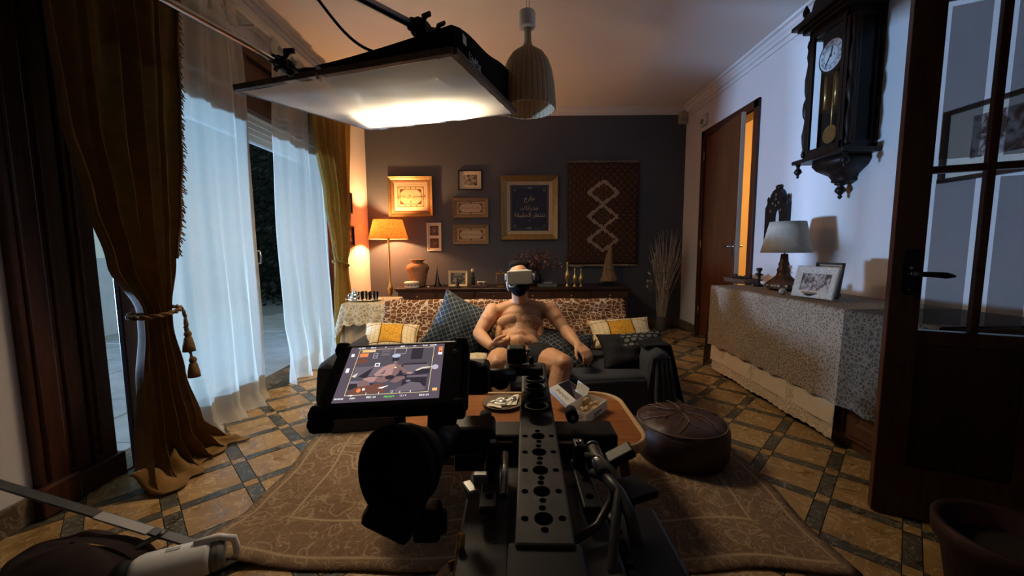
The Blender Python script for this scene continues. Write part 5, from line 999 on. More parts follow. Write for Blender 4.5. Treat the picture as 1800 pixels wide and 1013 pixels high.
# ------------------------------------------------------------------ console on the right
CX0, CX1, CY0, CY1, CZ = 1.645, 2.112, 1.46, 3.13, .70; cw = thing('console', 'long wooden cabinet under lace cloths along the right wall', 'cabinet', (1.88, 2.3, 0))
CABW = m_wood('reddish cabinet wood', (.055, .020, .010), (.12, .048, .022), ax='z')
b = M(); b.span((CX0, CY0, .06), (CX1, CY1, CZ-.03), .004); b.span((CX0+.03, CY0+.03, 0), (CX1, CY1-.03, .07)); b.out('carcass', CABW, cw)
b = M(); b.span((CX0-.025, CY0-.025, CZ-.03), (CX1, CY1+.015, CZ-.003), .005); b.out('top', CABW, cw)
for i in range(4):
    y = lerp(CY0, CY1, (i+.5)/4); w = (CY1-CY0)/4-.02; b = M(); b.box((CX0-.006, y, .34), (.018, w, .50), bev=.003); rectframe(b, (CX0-.014, y, .34), (0, 1, 0), UP, (-1, 0, 0), w-.10, .38, [(0, 0), (.004, .008), (.014, .004), (.02, -.002)]); d = b.out('door', CABW, cw); b = M(); b.ball((CX0-.022, y+w*.42, .36), .010, 10, 6); b.out('knob', BRASS, d)
def hangx(name, m, y0, y1, x, z1, bot, wav, n_, back=None, label='', cat='tablecloth', nu=140, ph=0, sc=1.0, endfar=True):
    b = M(); L1 = z1-.03; back = CX1 if back is None else back
    def fn(u, v):
        y = lerp(y0, y1, u); s = v*(back-x+z1)
        if s < back-x: return (back-s, y, z1+.0015*sin(y*13+s*9))
        k = (s-(back-x))/z1; zz = lerp(z1, bot(y), min(1, k)); q = (z1-zz)/z1
        return (x-.012*q-wav*q*(1+sin(n_*y+ph+q)), y, zz)
    b.grid(fn, nu, 50)
    if endfar:
        b.grid(lambda u, v: (lerp(x-.012*v-wav*v*(1+sin(n_*y1+ph+v)), back, u), y1+(.012+.05*(1-u))*v+.02*v*sin(u*11), lerp(z1, lerp(.02, .12, u), v)), 30, 24)
    for f in b.b.faces:
        for lp in f.loops: c = lp.vert.co; lp[b.uv].uv = ((c.y)*sc, (c.z-c.x)*sc)
    o = b.out(name, m); tag(o, label, cat); ground(o); return o
hangx('under_cloth', LACEH, 1.90, 3.12, CX0-.030, CZ-.0015, lambda y: .034+.008*abs(sin(y*55)), .008, 17, label='white cloth with crocheted hem under the brown lace on the cabinet', endfar=False, nu=200)
b = M(); b.grid(lambda u, v: (CX0-.0455-.006*sin(u*21)-.010*v, lerp(1.905, 3.115, u), lerp(.30, .115, v)), 80, 8); o = b.out('cloth_panel', LINEN); tag(o, 'plain linen band of the white cloth above its crochet hem', 'tablecloth'); ground(o)
hangx('lace_cloth', LACE2, 1.80, 3.155, CX0-.058, CZ+.0015, lambda y: .225+.014*abs(sin(y*20)), .006, 19, label='brown and silver lace cloth over the long cabinet', nu=200)
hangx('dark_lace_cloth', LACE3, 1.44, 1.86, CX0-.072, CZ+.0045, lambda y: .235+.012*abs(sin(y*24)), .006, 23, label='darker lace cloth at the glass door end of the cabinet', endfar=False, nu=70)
cz = CZ+.004
# table lamp
p = atz(1373, 508, cz+.01); x, y = p.x+.03, p.y+.03; t = thing('table_lamp', 'turned wooden table lamp with pale linen shade on the lace cloth', 'lamp', (x, y, cz))
b = M(); b.lathe([(.060, 0), (.098, .012), (.108, .030), (.104, .044), (.070, .075), (.044, .10), (.036, .125), (.042, .135), (.036, .150), (.028, .165), (.034, .178), (.026, .20), (.022, .245), (.020, .25)], (x, y, cz), 32); b.out('base', m_wood('turned walnut', (.06, .024, .012), (.15, .065, .03), ax='z', rough=.3), t)
b = M(); [b.ball((x+.1055*cos(a), y+.1055*sin(a), cz+.034), (.010, .010, .008), 8, 5) for a in [2*pi*i/16 for i in range(16)]]; b.out('inlay', mat('pale inlay', (.40, .30, .20), .5), t)
b = M(); b.cyl((x, y, cz+.245), (x, y, cz+.42), .006, n=8); b.cyl((x, y, cz+.30), (x, y, cz+.35), .014); b.out('stem', BRASS, t)
zs0, zs1 = at(1377, 443, y).z-.005, at(1383, 390, y).z; b = M(); b.skin([b.ring((x+.010, y, lerp(zs0, zs1, i/4)), (0, 0, 1), lerp(.152, .105, i/4), 48) for i in range(5)], False, False); b.out('shade', SHADEW, t, solid=.003)
# carved wall piece
q = atx(1371, 368, XR); y, z = q.y, q.z; t = thing('wall_carving', 'dark carved arched wooden wall piece just above the table lamp', 'carving', (XR-.02, y, z-.26)); b = M()
pts = [(-.13, -.26), (-.13, .02), (-.105, .05), (-.085, .045), (-.08, .07)]+[(.08*cos(a), .07+.09*sin(a)) for a in [pi-pi*i/12 for i in range(13)]]+[(.085, .045), (.105, .05), (.13, .02), (.13, -.26)]
pts2 = pts+[(.045, -.26), (.045, -.06)]+[(.045*cos(a), -.06+.07*sin(a)) for a in [pi*i/8 for i in range(9)]]+[(-.045, -.26)]
b.prism(pts2[:-1]+[(-.045, -.26)], (XR, y, z), (0, -1, 0), UP, (-1, 0, 0), .035); b.out('board', CLOCKW, t)
for px, pz in ((0, .08), (-.035, .05), (.035, .05), (0, .03), (-.06, -.01), (.06, -.01), (0, .115)): b = M(); b.ball((XR-.036, y-px, z+pz), (.006, .014, .014), 8, 5); b.out('boss', mat('worn carving', (.10, .06, .04), .4), t)
b = M(); b.ball((XR-.02, y, z+.172), (.016, .03, .022)); b.out('crest_knob', CLOCKW, t)
b = M(); [b.lathe([(.010, 0), (.016, .02), (.008, .05), (.012, .08), (.003, .10)], (XR-.018, y+s*.118, z+.01), 10) for s in (-1, 1)]; b.out('finial', CLOCKW, t)
# tray, candlestick, shell, frames, bowl
p = atz(1302, 497, cz); x, y = p.x, p.y; t = thing('wooden_tray', 'oblong wooden tray at the far end of the lace cloth', 'tray', (x, y, cz)); b = M(); b.prism(rrect(.15, .34, .06, 8, x, y), (0, 0, cz), *E3, .012); b.out('base', DARKW, t)
b = M(); r_ = [[b.b.verts.new((a, c, cz+z)) for a, c in rrect(.15-i, .34-i, .06, 8, x, y)] for i, z in ((0, .005), (-.008, .038), (.006, .040), (.012, .012))]; b.skin(r_, False, False); b.out('rim', mat('worn carved wood', (.16, .085, .05), .6, vary=.5, sc=30), t)
for i, (dy, r, h) in enumerate(((.10, .022, .03), (.03, .03, .024), (-.05, .024, .028))):
    o = M().ball((x+.01, y+dy, cz+.012+h*.9), (r, r*1.3, h), 12, 7).out('dark_stone', mat('dark pebble', (.03, .025, .022), .5)); tag(o, ('dark pebble at the far end of the oblong tray', 'largest dark pebble in the middle of the oblong tray', 'dark pebble at the near end of the oblong tray')[i], 'pebble', 'pebbles in the oblong tray'); ground(o)
p = atz(1331, 503, cz); x, y = p.x+.01, p.y; t = thing('candlestick', 'dark turned candlestick between the tray and the table lamp', 'candlestick', (x, y, cz)); b = M(); b.lathe([(.036, 0), (.038, .008), (.012, .022), (.010, .04), (.026, .044), (.026, .049), (.010, .054), (.012, .08), (.028, .086), (.028, .091), (.012, .096), (.011, .112), (.020, .118), (.020, .138), (.012, .138)], (x, y, cz), 20); b.out('body', CLOCKW, t); b = M(); b.cyl((x, y, cz+.138), (x, y, cz+.142), .012); b.out('socket', BRASS, t)
pl_, pr_ = atz(1393, 520, cz), atz(1466, 530, cz); rz = math.atan2((pr_-pl_).y, (pr_-pl_).x); w = (pr_-pl_).length; cen = (pl_+pr_)/2
easel('photo_frame', 'pale mosaic photo frame standing behind the small bowl', cen+V((0, 0, .001)), w, .185, .042, mat('pale mosaic', (.62, .55, .45), .6, vary=.45, sc=90, bump=.003), PHOTO2, rz, .22)
bk = V((-sin(rz), cos(rz), 0)); easel('photo_frame', 'thin framed photo standing behind the pale mosaic frame', cen+bk*.075+V((.01, 0, .001)), w*.62, .205, .012, mat('dark frame edge', (.06, .045, .035), .5), mat('faded print', (.35, .30, .24), .5), rz, .14, mm=mat('pale sheet', (.55, .5, .42), .8), img=(w*.44, .12))
p = atz(1429, 524, cz); x, y = p.x, p.y; t = thing('small_bowl', 'small dark rimmed bowl in front of the pale mosaic frame', 'bowl', (x, y, cz)); b = M(); b.lathe([(.024, 0), (.028, .004), (.050, .026), (.056, .032), (.053, .032), (.03, .010), (.001, .008)], (x, y, cz), 28); b.out('body', mat('dark bronze bowl', (.09, .06, .04), .4, .4), t); b = M(); b.tube([(x+.0545*cos(a), y+.0545*sin(a), cz+.032) for a in [2*pi*i/32 for i in range(33)]], .003, 6); b.out('rim', mat('light rim', (.30, .22, .14), .5), t)
p = atz(1376, 517, cz); b = M(); b.lathe([(.004, -.03), (.018, -.015), (.022, 0), (.012, .014), (.002, .034)], (p.x, p.y, cz+.018), 14, (1, .4, 0)); lone(b, 'sea_shell', mat('pale shell', (.50, .40, .30), .4, vary=.3, sc=60), 'small pale sea shell at the foot of the table lamp', 'shell')
# ------------------------------------------------------------------ wall clock
ck = thing('wall_clock', 'tall dark carved pendulum clock with white dial on the right wall', 'clock', (XR-.1, 2.56, 1.3)); KX, K0, K1, Z0c, Z1c = 1.935, 2.40, 2.71, 1.575, 2.37; KM = (K0+K1)/2
b = M(); b.span((XR-.012, K0-.02, Z0c), (XR, K1+.02, Z1c)); b.span((XR-.118, K0+.012, Z0c+.03), (XR-.108, K1-.012, Z1c-.02)); b.out('backboard', CLOCKW, ck)
b = M()
for y in (K0+.009, K1-.009):
    for x0 in (KX, XR-.03): b.span((x0, y-.012, Z0c), (x0+.022, y+.012, Z1c), .002)
for z in (Z0c, Z1c-.05): b.span((KX, K0, z), (XR, K0+.018, z+.05)); b.span((KX, K1-.018, z), (XR, K1, z+.05)); b.span((KX, K0, z), (KX+.02, K1, z+.05))
for y0, y1 in ((K0+.02, K0+.045), (K1-.045, K1-.02)): b.span((KX-.004, y0, Z0c+.03), (KX+.014, y1, Z1c-.03), .003)
b.out('case', CLOCKW, ck)
b = M(); b.span((KX+.006, K0+.04, Z0c+.05), (KX+.009, K1-.04, Z1c-.05)); b.span((KX+.02, K0+.008, Z0c+.05), (XR-.03, K0+.011, Z1c-.05)); b.span((KX+.02, K1-.011, Z0c+.05), (XR-.03, K1-.008, Z1c-.05)); b.out('pane', GLASS, ck)
for y in (K0-.018, K1+.018):
    b = M(); b.lathe([(.014, 0), (.018, .02), (.010, .05), (.016, .09), (.020, .14), (.012, .20), (.009, .24), (.020, .27), (.024, .31), (.020, .35), (.010, .38), (.018, .42), (.020, .50), (.012, .56), (.009, .60), (.016, .64), (.012, .68), (.018, .71), (.012, .74)], (KX+.02, y, Z0c+.02), 14); b.out('turned_column', CLOCKW, ck)
b = M(); ym = .075
for k, (o, z, h) in enumerate(((.03, Z1c, .022), (.05, Z1c+.022, .020), (.075, Z1c+.042, .026), (.05, Z1c+.068, .018))): b.span((KX-o, K0-o, z), (XR, K1+o, z+h), .004)
b.out('cornice', CLOCKW, ck)
b = M(); prof = [(-.20, 0), (-.20, .03), (-.16, .05), (-.13, .04), (-.11, .09), (-.06, .11), (-.04, .17), (0, .19), (.04, .17), (.06, .11), (.11, .09), (.13, .04), (.16, .05), (.20, .03), (.20, 0)]; b.prism(prof, (KX-.02, KM, Z1c+.08), (0, 1, 0), UP, (1, 0, 0), .035)
for s in (-1, 1): b.lathe([(.018, 0), (.024, .02), (.010, .035), (.020, .06), (.018, .08), (.004, .11)], (KX-.01, KM+s*.19, Z1c+.08), 12)
b.ball((KX-.025, KM, Z1c+.17), (.02, .05, .045)); b.span((KX-.02, K0-.02, Z1c+.08), (XR, K0, Z1c+.15), .004); b.out('crest', CLOCKW, ck)
b = M(); b.span((KX-.035, K0-.055, Z0c-.025), (XR, K1+.055, Z0c), .005); b.out('base_shelf', CLOCKW, ck)
b = M(); rg = []
for z, k, d in ((0, .90, .17), (-.03, .94, .17), (-.06, .82, .15), (-.085, .58, .12), (-.10, .44, .10), (-.125, .36, .085), (-.14, .38, .085), (-.15, .25, .07)):
    hw = k*(K1-K0)/2; rg.append([b.b.verts.new((XR-.004-a*d, KM+c*hw, Z0c-.025+z)) for a, c in ((0, -1), (.7, -1), (.92, -.8), (1, 0), (.92, .8), (.7, 1), (0, 1))])
b.skin(rg); b.lathe([(.030, 0), (.034, -.012), (.014, -.022), (.026, -.04), (.030, -.055), (.016, -.07), (.008, -.08), (.014, -.09), (.004, -.105)], (XR-.055, KM, Z0c-.17), 16); b.out('bracket', CLOCKW, ck)
for y in (K0-.035, K1+.035): b = M(); b.lathe([(.016, 0), (.008, -.02), (.020, -.036), (.024, -.05), (.014, -.062), (.006, -.072), (.010, -.08), (.002, -.09)], (KX, y, Z0c-.025), 14); b.out('drop_finial', CLOCKW, ck)
DXc, DYc, DZc = KX+.022, KM-.01, 2.165
b = M(); b.cyl((DXc+.05, DYc, DZc), (DXc-.002, DYc, DZc), .098, n=40); b.tube([(DXc-.002, DYc+.094*cos(a), DZc+.094*sin(a)) for a in [2*pi*i/40 for i in range(41)]], .005, 6); b.out('movement', BLACKM, ck)
b = M(); b.cyl((DXc-.002, DYc, DZc), (DXc-.005, DYc, DZc), .089, n=40); dl = b.out('dial', mat('enamel dial', (.80, .80, .80), .3), ck)
b = M(); EY = V((0, -1, 0))
for i, s in enumerate(('XII', 'I', 'II', 'III', 'IIII', 'V', 'VI', 'VII', 'VIII', 'IX', 'X', 'XI')):
    a = i*pi/6; up_ = UP*cos(a)+EY*sin(a); rt = EY*cos(a)-UP*sin(a); b.text(s, .026, V((DXc-.006, DYc, DZc))+up_*.070, rt, up_, .0004)
rg = []
for r in (.054, .057): rg.append(b.ring((DXc-.0058, DYc, DZc), (-1, 0, 0), r, 40))
b.skin(rg, False, False); b.beam((DXc-.008, DYc, DZc-.012), V((DXc-.008, DYc, DZc))+(UP*.85+EY*.2).normalized()*.05, .002, .007, (1, 0, 0)); b.beam((DXc-.009, DYc, DZc), V((DXc-.009, DYc, DZc))+(UP*-.75-EY*.5).normalized()*.068, .002, .005, (1, 0, 0)); b.cyl((DXc-.005, DYc, DZc), (DXc-.011, DYc, DZc), .006, n=10); b.ball((DXc-.006, DYc-.028, DZc-.004), .004, 8, 5); b.out('numerals', mat('dial black', (.015, .015, .018), .5), dl, recalc=False)
b = M(); [b.cyl((KX+.045, KM+o, 1.86), (KX+.045, KM+o, 2.06), .012, n=12) for o in (-.035, .045)]; b.out('weight', BRASS, ck)
b = M(); b.cyl((KX+.055, KM, 1.66), (KX+.055, KM, 2.1), .005, n=8); b.cyl((KX+.046, KM, 1.70), (KX+.054, KM, 1.70), .055, n=32); b.out('pendulum', BRASS, ck)
# ------------------------------------------------------------------ glazed door leaf swung toward the camera
d2 = bpy.data.objects.new('door_2', None); COL.objects.link(d2); d2.location = (1.36, 1.43, 0); d2.rotation_euler = (0, 0, -math.atan(.5)); struct(d2); DW, DH, RZ = .737, 2.36, .705
def L(name, m, fn, par=d2, **k): b = M(); fn(b); return b.out(name, m, par, local=True, **k)
for x0, x1 in ((0, .085), (DW-.085, DW)): L('stile', MAHOG, lambda b: b.span((x0, -.019, .008), (x1, .019, DH), .003))
for z0, z1 in ((.008, .20), (.655, RZ), (DH-.10, DH)): L('rail', MAHOG, lambda b: b.span((.085, -.018, z0), (DW-.085, .018, z1), .002))
iw = DW-.17; pw = iw/4
for k in (1, 2, 3):
    L('glazing_bar', MAHOG, lambda b: b.span((.085+k*pw-.011, -.014, RZ), (.085+k*pw+.011, .014, DH-.10), .003))
for z in (1.258, 1.815): L('glazing_bar', MAHOG, lambda b: b.span((.085, -.013, z-.012), (DW-.085, .013, z+.012), .003))
for k in range(2): L('panel', m_wood('dark door panel', (.028, .010, .006), (.05, .018, .010), ax='z', rough=.25), lambda b: b.span((.085+k*iw/2+(.012 if k else 0), -.008, .20), (.085+(k+1)*iw/2-(0 if k else .012), .008, .655), .004))
L('rail', MAHOG, lambda b: b.span((.085+iw/2-.014, -.015, .20), (.085+iw/2+.014, .015, .655), .002))
for k in range(4):
    for z0, z1 in ((RZ, 1.246), (1.27, 1.803), (1.827, DH-.10)):
        x0, x1 = .085+k*pw+.011*(k > 0), .085+(k+1)*pw-.011*(k < 3)
        pn = L('pane', GLASS, lambda b: b.span((x0, -.002, z0), (x1, .002, z1)))
        L('etched_panel', ETCH, lambda b: b.span((x0+.015, -.0035, z0+.022), (x1-.020, -.0024, z1-.022)), pn)
hd_ = L('door_handle', mat('black iron', (.012, .012, .013), .4, .5), lambda b: (b.prism([(-.018, -.075), (.018, -.075), (.022, -.05), (.022, .05), (.018, .085), (-.018, .085), (-.022, .05), (-.022, -.05)], (.050, -.019, .905), (1, 0, 0), UP, (0, -1, 0), .006), b.cyl((.05, -.02, .905), (.05, -.062, .905), .009), b.tube([(.045, -.06, .905), (.09, -.062, .905), (.128, -.060, .902), (.150, -.058, .900)], [.009, .009, .011, .004]), b.cyl((.05, -.024, .858), (.05, -.0275, .858), .006)))
L('keyhole', STEEL, lambda b: (b.cyl((.05, -.0255, .925), (.05, -.0275, .925), .005), b.box((.05, -.026, .853), (.004, .002, .012))), hd_)
# picture on the right wall seen through the glass
q0, q1 = atx(1652, 318, XR-.01), atx(1735, 190, XR-.01); yc = q0.y-.32; zc_ = (q0.z+q1.z)/2+.01
t = pic('framed_print', 'dark framed monochrome print on the right wall seen through the glazed door', 'picture', (XR-.003, yc, zc_), (0, -1, 0), (-1, 0, 0), .64, abs(q1.z-q0.z)+.05, .02, .022, CLOCKW, (1,), mat('ivory mount', (.60, .54, .44), .8), (.40, abs(q1.z-q0.z)-.10, .02), PRINTB, moul=False)
# terracotta pot
t = thing('plant_pot', 'dark red clay pot on the floor under the glazed door', 'pot', (1.31, .97, 0)); b = M(); b.lathe([(.10, 0), (.105, .01), (.135, .20), (.15, .20), (.153, .245), (.146, .25), (.132, .245), (.12, .18), (.001, .17)], (1.31, .97, 0), 36); b.out('body', mat('dark red clay', (.035, .008, .005), .7, vary=.3, sc=20), t); b = M(); b.cyl((1.31, .97, .168), (1.31, .97, .19), .122, n=28); b.out('soil', mat('soil', (.02, .014, .01), .95), t)
# ------------------------------------------------------------------ left foreground
p0, p1 = atz(262, 1006, .06), atz(350, 983, .055); d = (p1-p0).normalized(); t = thing('lantern', 'white cylindrical lantern with a loop handle lying on the floor', 'lantern', V(((p0.x+p1.x)/2, (p0.y+p1.y)/2, 0))); r = .052
b = M(); b.lathe([(.040, -.10), (.048, -.085), (r, -.07), (r, .075), (.048, .088), (.030, .092)], lerp(p0, p1, .5)+V((0, 0, 0)), 30, d); b.out('body', WHITEP, t)
b = M(); c_ = lerp(p0, p1, .5); s_ = V((0, 0, 1)).cross(d).normalized(); b.tube([c_+d*.05+s_*.0+V((0, 0, .054)), c_+d*.11+V((0, 0, .058)), c_+d*.150+V((0, 0, .040)), c_+d*.156+V((0, 0, .0)), c_+d*.150-s_*.0+V((0, 0, -.030)), c_+d*.10+V((0, 0, -.048))], [.010, .010, .011, .011, .010, .009], 10); b.out('handle', WHITEP, t)
b = M(); b.lathe([(.044, .09), (.046, .10), (.044, .104), (.046, .108), (.044, .112), (.040, .125)], c_, 26, d); b.out('ribbed_end', mat('grey plastic', (.20, .20, .19), .5), t); b = M(); b.lathe([(.043, -.10), (.047, -.125), (.035, -.14), (.01, -.142)], c_, 24, d); b.out('lens_hood', RUBBER, t); b = M(); b.box(c_+V((0, 0, .0525)), (.035, .012, .003), d.to_track_quat('X', 'Z')); b.out('switch', mat('silver trim', (.8, .78, .7), .25, .6), t)
p = atz(150, 985, .03); b = M(); rr = random.Random(3)
b.grid(lambda u, v: (p.x+.21*cos(2*pi*u)*sin(pi*max(.02, v)*.5)*(1+.1*sin(u*30)), p.y-.03+.13*sin(2*pi*u)*sin(pi*max(.02, v)*.5)*(1+.12*sin(u*24)), .012+.10*cos(pi*v*.5)+.008*sin(u*40+v*7)*v), 48, 12); lone(b, 'dark_bag', mat('dark bag cloth', (.022, .008, .007), .9, vary=.4, sc=20), 'dark soft bag lying on the floor at the lower left', 'bag')
t = thing('light_stand', 'flat metal leg of a light stand crossing the floor at the lower left', 'stand', (-.92, 1.18, 0)); e0, e1 = V((-.90, 1.19, .012)), at(-20, 846, 1.22); b = M(); b.beam(e0, e1, .030, .008, bev=.001); b.out('leg', mat('dull grey steel', (.13, .13, .13), .45, .6, vary=.4, sc=14), t)
b = M(); b.beam(lerp(e0, e1, .34)+V((0, -.006, .004)), lerp(e0, e1, .55)+V((0, -.006, .004)), .032, .006); b.out('label_band', mat('pale grey band', (.36, .36, .36), .6), t); b = M(); m2 = lerp(e0, e1, .30); b.beam(m2, m2+V((-.15, -.12, -.045)), .022, .007); b.cyl(m2-V((0, .012, 0)), m2+V((0, .012, 0)), .010, n=10); b.out('brace', MATS['dull grey steel'], t); b = M(); b.ball(e0, (.022, .018, .012)); b.out('rubber_foot', RUBBER, t)
# ------------------------------------------------------------------ cinema camera rig in the foreground
rig = thing('cinema_camera', 'black cinema camera rig with long perforated top plate facing the man', 'camera', (.06, .5, .42))
BZ = .70
def bx(y): return lerp(.029, .052, (y-.30)/.68)
def rb(b, y0, y1, w, z0, z1, bev=.003, dx=0): b.beam((bx(y0)+dx, y0, (z0+z1)/2), (bx(y1)+dx, y1, (z0+z1)/2), w, z1-z0, bev=bev)
b = M(); rb(b, .375, .74, .062, BZ-.022, BZ); rb(b, .72, .98, .058, BZ-.022, BZ+.014, .005); pt = b.out('top_plate', GREYM, rig)
HOLE_SHADOW = mat('painted hollow shadow', (.002, .002, .002), .9, spec=0); b = M()  # flat black discs paint the shadow inside screw holes, no real depth
for v in (767, 795, 827, 864, 912):
    p = atz(945, v, BZ); x, y, r = bx(p.y), p.y, .0105
    b.cyl((x, y, BZ-.001), (x, y, BZ+.0006), r, n=18)
    for dx, dy in ((.021, 0), (-.021, 0), (0, .018), (0, -.018)): b.cyl((x+dx, y+dy, BZ-.001), (x+dx, y+dy, BZ+.0006), .0042, n=10)
b.out('screw_hole_shadows', HOLE_SHADOW, pt)
for v in (668, 682, 698, 716):
    p = atz(938, v, BZ+.014); x, y = bx(p.y), p.y; b = M(); b.lathe([(.0215, 0), (.0225, .003), (.019, .004), (.017, -.0)], (x, y, BZ+.0142), 26, cap0=False, cap1=False); rg_o = b.out('ring', BLACKM, pt); b = M(); b.cyl((x, y, BZ+.0138), (x, y, BZ+.0150), .0175, n=22); b.out('recess_shadow', HOLE_SHADOW, rg_o)  # black disc inside each ring paints the pocket's inner shadow
b = M(); rb(b, .33, .385, .078, BZ-.10, BZ-.004, .004); b.out('rear_block', BLACKM, rig); b = M(); rb(b, .20, .335, .074, BZ-.16, BZ-.012, .006); b.out('battery', BLACK, rig)
b = M(); b.span((-.075, .32, .44), (.135, .66, .615), .006); b.span((-.055, .66, .46), (.12, .74, .60), .006); b.out('body', BLACK, rig)
b = M(); b.span((-.072, .325, .612), (-.008, .60, .6185), .002); b.span((.070, .325, .612), (.13, .60, .6185), .002); b.out('side_cover', GREYM, rig)
for i in range(10):
    if i == 0: b = M()
    b.box((-.05+.03*rnd.random(), .36+.2*rnd.random(), .6187), (.012*rnd.random()+.002, .002, .0004), Matrix.Rotation(rnd.uniform(0, 3), 3, 'Z'))
b.out('scratches', BLACKM, rig)
# front bridge: rods, motor bar, brackets
yb = .74; zt = at(930, 739, yb+.07).z; b = M(); b.span((-.118, yb, zt-.075), (.205, yb+.07, zt), .006); b.out('front_bridge', BLACK, rig)
for x0, x1 in ((-.112, .006), (.075, .13)): b = M(); b.cyl((x0, yb-.012, zt-.022), (x1, yb-.012, zt-.022), .011, n=14); b.out('cross_rod', BLACKM, rig)
for u, v in ((853, 737), (1005, 730)):
    p = at(u, v, yb+.03); b = M(); b.cyl(p+V((0, .02, 0)), p-V((0, .012, 0)), .0125, n=18); kb = b.out('roller', RUBBER, rig); b = M(); b.lathe([(.0042, 0), (.0046, .003), (.002, .003), (.0018, .001)], p-V((0, .012, 0)), 12, (0, -1, 0)); b.out('screw', STEEL, kb)
for sgn, u0 in ((-1, 865), (1, 1018)):
    yk = .63; p = at(u0, 800, yk); b = M(); b.box(p+V((0, -.05, -.02)), (.026, .13, .012), bev=.003); b.box(p+V((0, .0, .0)), (.018, .03, .045), bev=.003); b.box(p+V((-sgn*.016, .02, .006)), (.04, .012, .012), bev=.002); bk_ = b.out('bracket', BLACKM, rig)
    for dv in (0, 15): q = at(u0+sgn*-1, 779+dv, yk-.01); b = M(); b.lathe([(.0048, 0), (.0052, .004), (.0028, .0045), (.002, .002)], q, 14); b.out('screw', STEEL, bk_)
    for dy, r_ in ((-.04, .006), (0, .004), (.03, .005)): b = M(); b.cyl(p+V((0, -.05+dy, -.0142)), p+V((0, -.05+dy, -.0132)), r_, n=12); b.out('hole_shadow', HOLE_SHADOW, bk_)  # black discs on the bracket, painted shadow of drilled holes
b = M(); q = at(886, 840, .56); b.cyl(q-V((0, .03, .01)), q+V((0, .05, .01)), .0065, n=12); b.out('steel_rod', STEEL, rig)
b = M(); q = at(826, 862, .52); b.box(q, (.016, .03, .014), Matrix.Rotation(.5, 3, 'Z'), bev=.003); b.box(q+V((.014, .01, .012)), (.02, .012, .014), bev=.002); b.out('lever', mat('satin steel', (.35, .35, .34), .35, .8), rig)
# cables and connector on the right
b = M(); q0, q1 = at(1043, 792, .62), at(1062, 835, .55); b.cyl(q0, q1, .0115, n=16); b.cyl(q0+V((0, .004, .0)), q0-(q1-q0)*.12, .013, n=16); b.out('connector', STEEL, rig)
b = M(); b.tube([at(1030, 801, .60), at(1056, 806, .58), at(1078, 830, .55), at(1075, 880, .52), at(1050, 925, .49), at(1010, 950, .47)], .0055, 10); b.tube([at(1040, 832, .57), at(1070, 838, .55), at(1088, 865, .52), at(1082, 920, .48), at(1076, 1000, .44), at(1070, 1040, .42)], .0065, 10); b.tube([q1, at(1090, 868, .52), at(1108, 905, .49), at(1120, 960, .46)], .0085, 10); b.out('cable', mat('grey cable', (.06, .06, .065), .4), rig)
b = M(); q = at(1090, 800, .6); b.box(q, (.045, .03, .014), Matrix.Rotation(-.5, 3, 'Y') , bev=.003); b.box(at(1115, 860, .57), (.05, .05, .012), Matrix.Rotation(.4, 3, 'Z'), bev=.002); b.out('side_lever', BLACKM, rig)
b = M(); b.span((.145, .38, .40), (.225, .60, .585), .006); fb = b.out('side_recorder', BLACK, rig); b = M()
for i in range(9): b.box((.152, .40+.021*i, .586), (.012, .008, .006), bev=.001)
b.out('cooling_fins', BLACKM, fb)
# viewfinder
b = M(); vc = V((-.158, .50, .705)); ax = V((-.30, -.90, .12)).normalized(); b.lathe([(.050, .02), (.056, .0), (.055, -.006), (.047, -.004), (.040, .02), (.030, .045), (.001, .05)], vc-ax*.0, 36, -ax, sy=1.15, cap0=False); b.lathe([(.050, .018), (.052, .03), (.042, .055), (.034, .075)], vc, 30, -ax, sy=1.1); ec = b.out('eyecup', RUBBER, rig)
b = M(); b.cyl(vc-ax*.06, vc-ax*.15, .033, .028, 22); b.box(vc-ax*.17+V((.03, 0, -.005)), (.085, .06, .05), bev=.008); b.beam(vc-ax*.16+V((.05, 0, -.01)), (-.02, .64, .64), .03, .03, bev=.004); b.box(vc+V((-.012, .03, -.075)), (.075, .06, .045), Matrix.Rotation(.5, 3, 'Y'), bev=.010); b.box(vc+V((.03, .05, -.105)), (.04, .035, .05), bev=.006); b.out('viewfinder', BLACK, rig)
b = M(); [b.cyl(p_, p_+V((0, 0, -.03)), .009, n=12) for p_ in (at(775, 900, .55), at(745, 905, .55))]; b.out('focus_knob', BLACKM, rig)
# monitor arm and handle end
b = M(); q = at(920, 651, .80); b.box(q, (.080, .035, .016), bev=.004); b.span(at(891, 642, .80), at(925, 613, .80)+V((0, .04, 0)), .006); b.cyl(at(930, 634, .82), at(938, 634, .82), .008, n=10); b.cyl(at(850, 667, .74), at(900, 660, .78), .019, .015, 16); b.box(at(838, 662, .73), (.05, .05, .06), bev=.010); b.cyl(at(818, 640, .70), at(842, 648, .71), .011, n=12); b.ball(at(880, 668, .77), .02); b.out('monitor_arm', BLACKM, rig)
b = M(); b.tube([at(700, 718, .60), at(704, 754, .61), at(716, 762, .62), at(800, 758, .70)], .010, 10); b.cyl(at(767, 715, .60), at(763, 785, .62), .013, n=12); b.out('support_rod', BLACK, rig)
LEGW = m_wood('orange brown tripod wood', (.16, .06, .02), (.26, .11, .04), ax='z')
for p0, p1 in (((-.10, .62, .47), (-.30, .98, .012)), ((.14, .62, .47), (.34, .98, .012)), ((.03, .35, .45), (.03, -.1, .012))): b = M(); b.beam(p0, p1, .022, .016, bev=.003); b.out('tripod_leg', LEGW, rig)
b = M(); b.cyl((.03, .5, .40), (.03, .5, .45), .06, n=24); b.out('tripod_head', BLACKM, rig)
b = M(); b.cyl(at(806, 1005, .46), at(808, 975, .47), .004, n=10); b.out('plug_tip', STEEL, rig); b = M(); b.cyl(at(808, 975, .47), at(811, 938, .48), .006, .005, 10); b.out('plug', BRASS, rig)
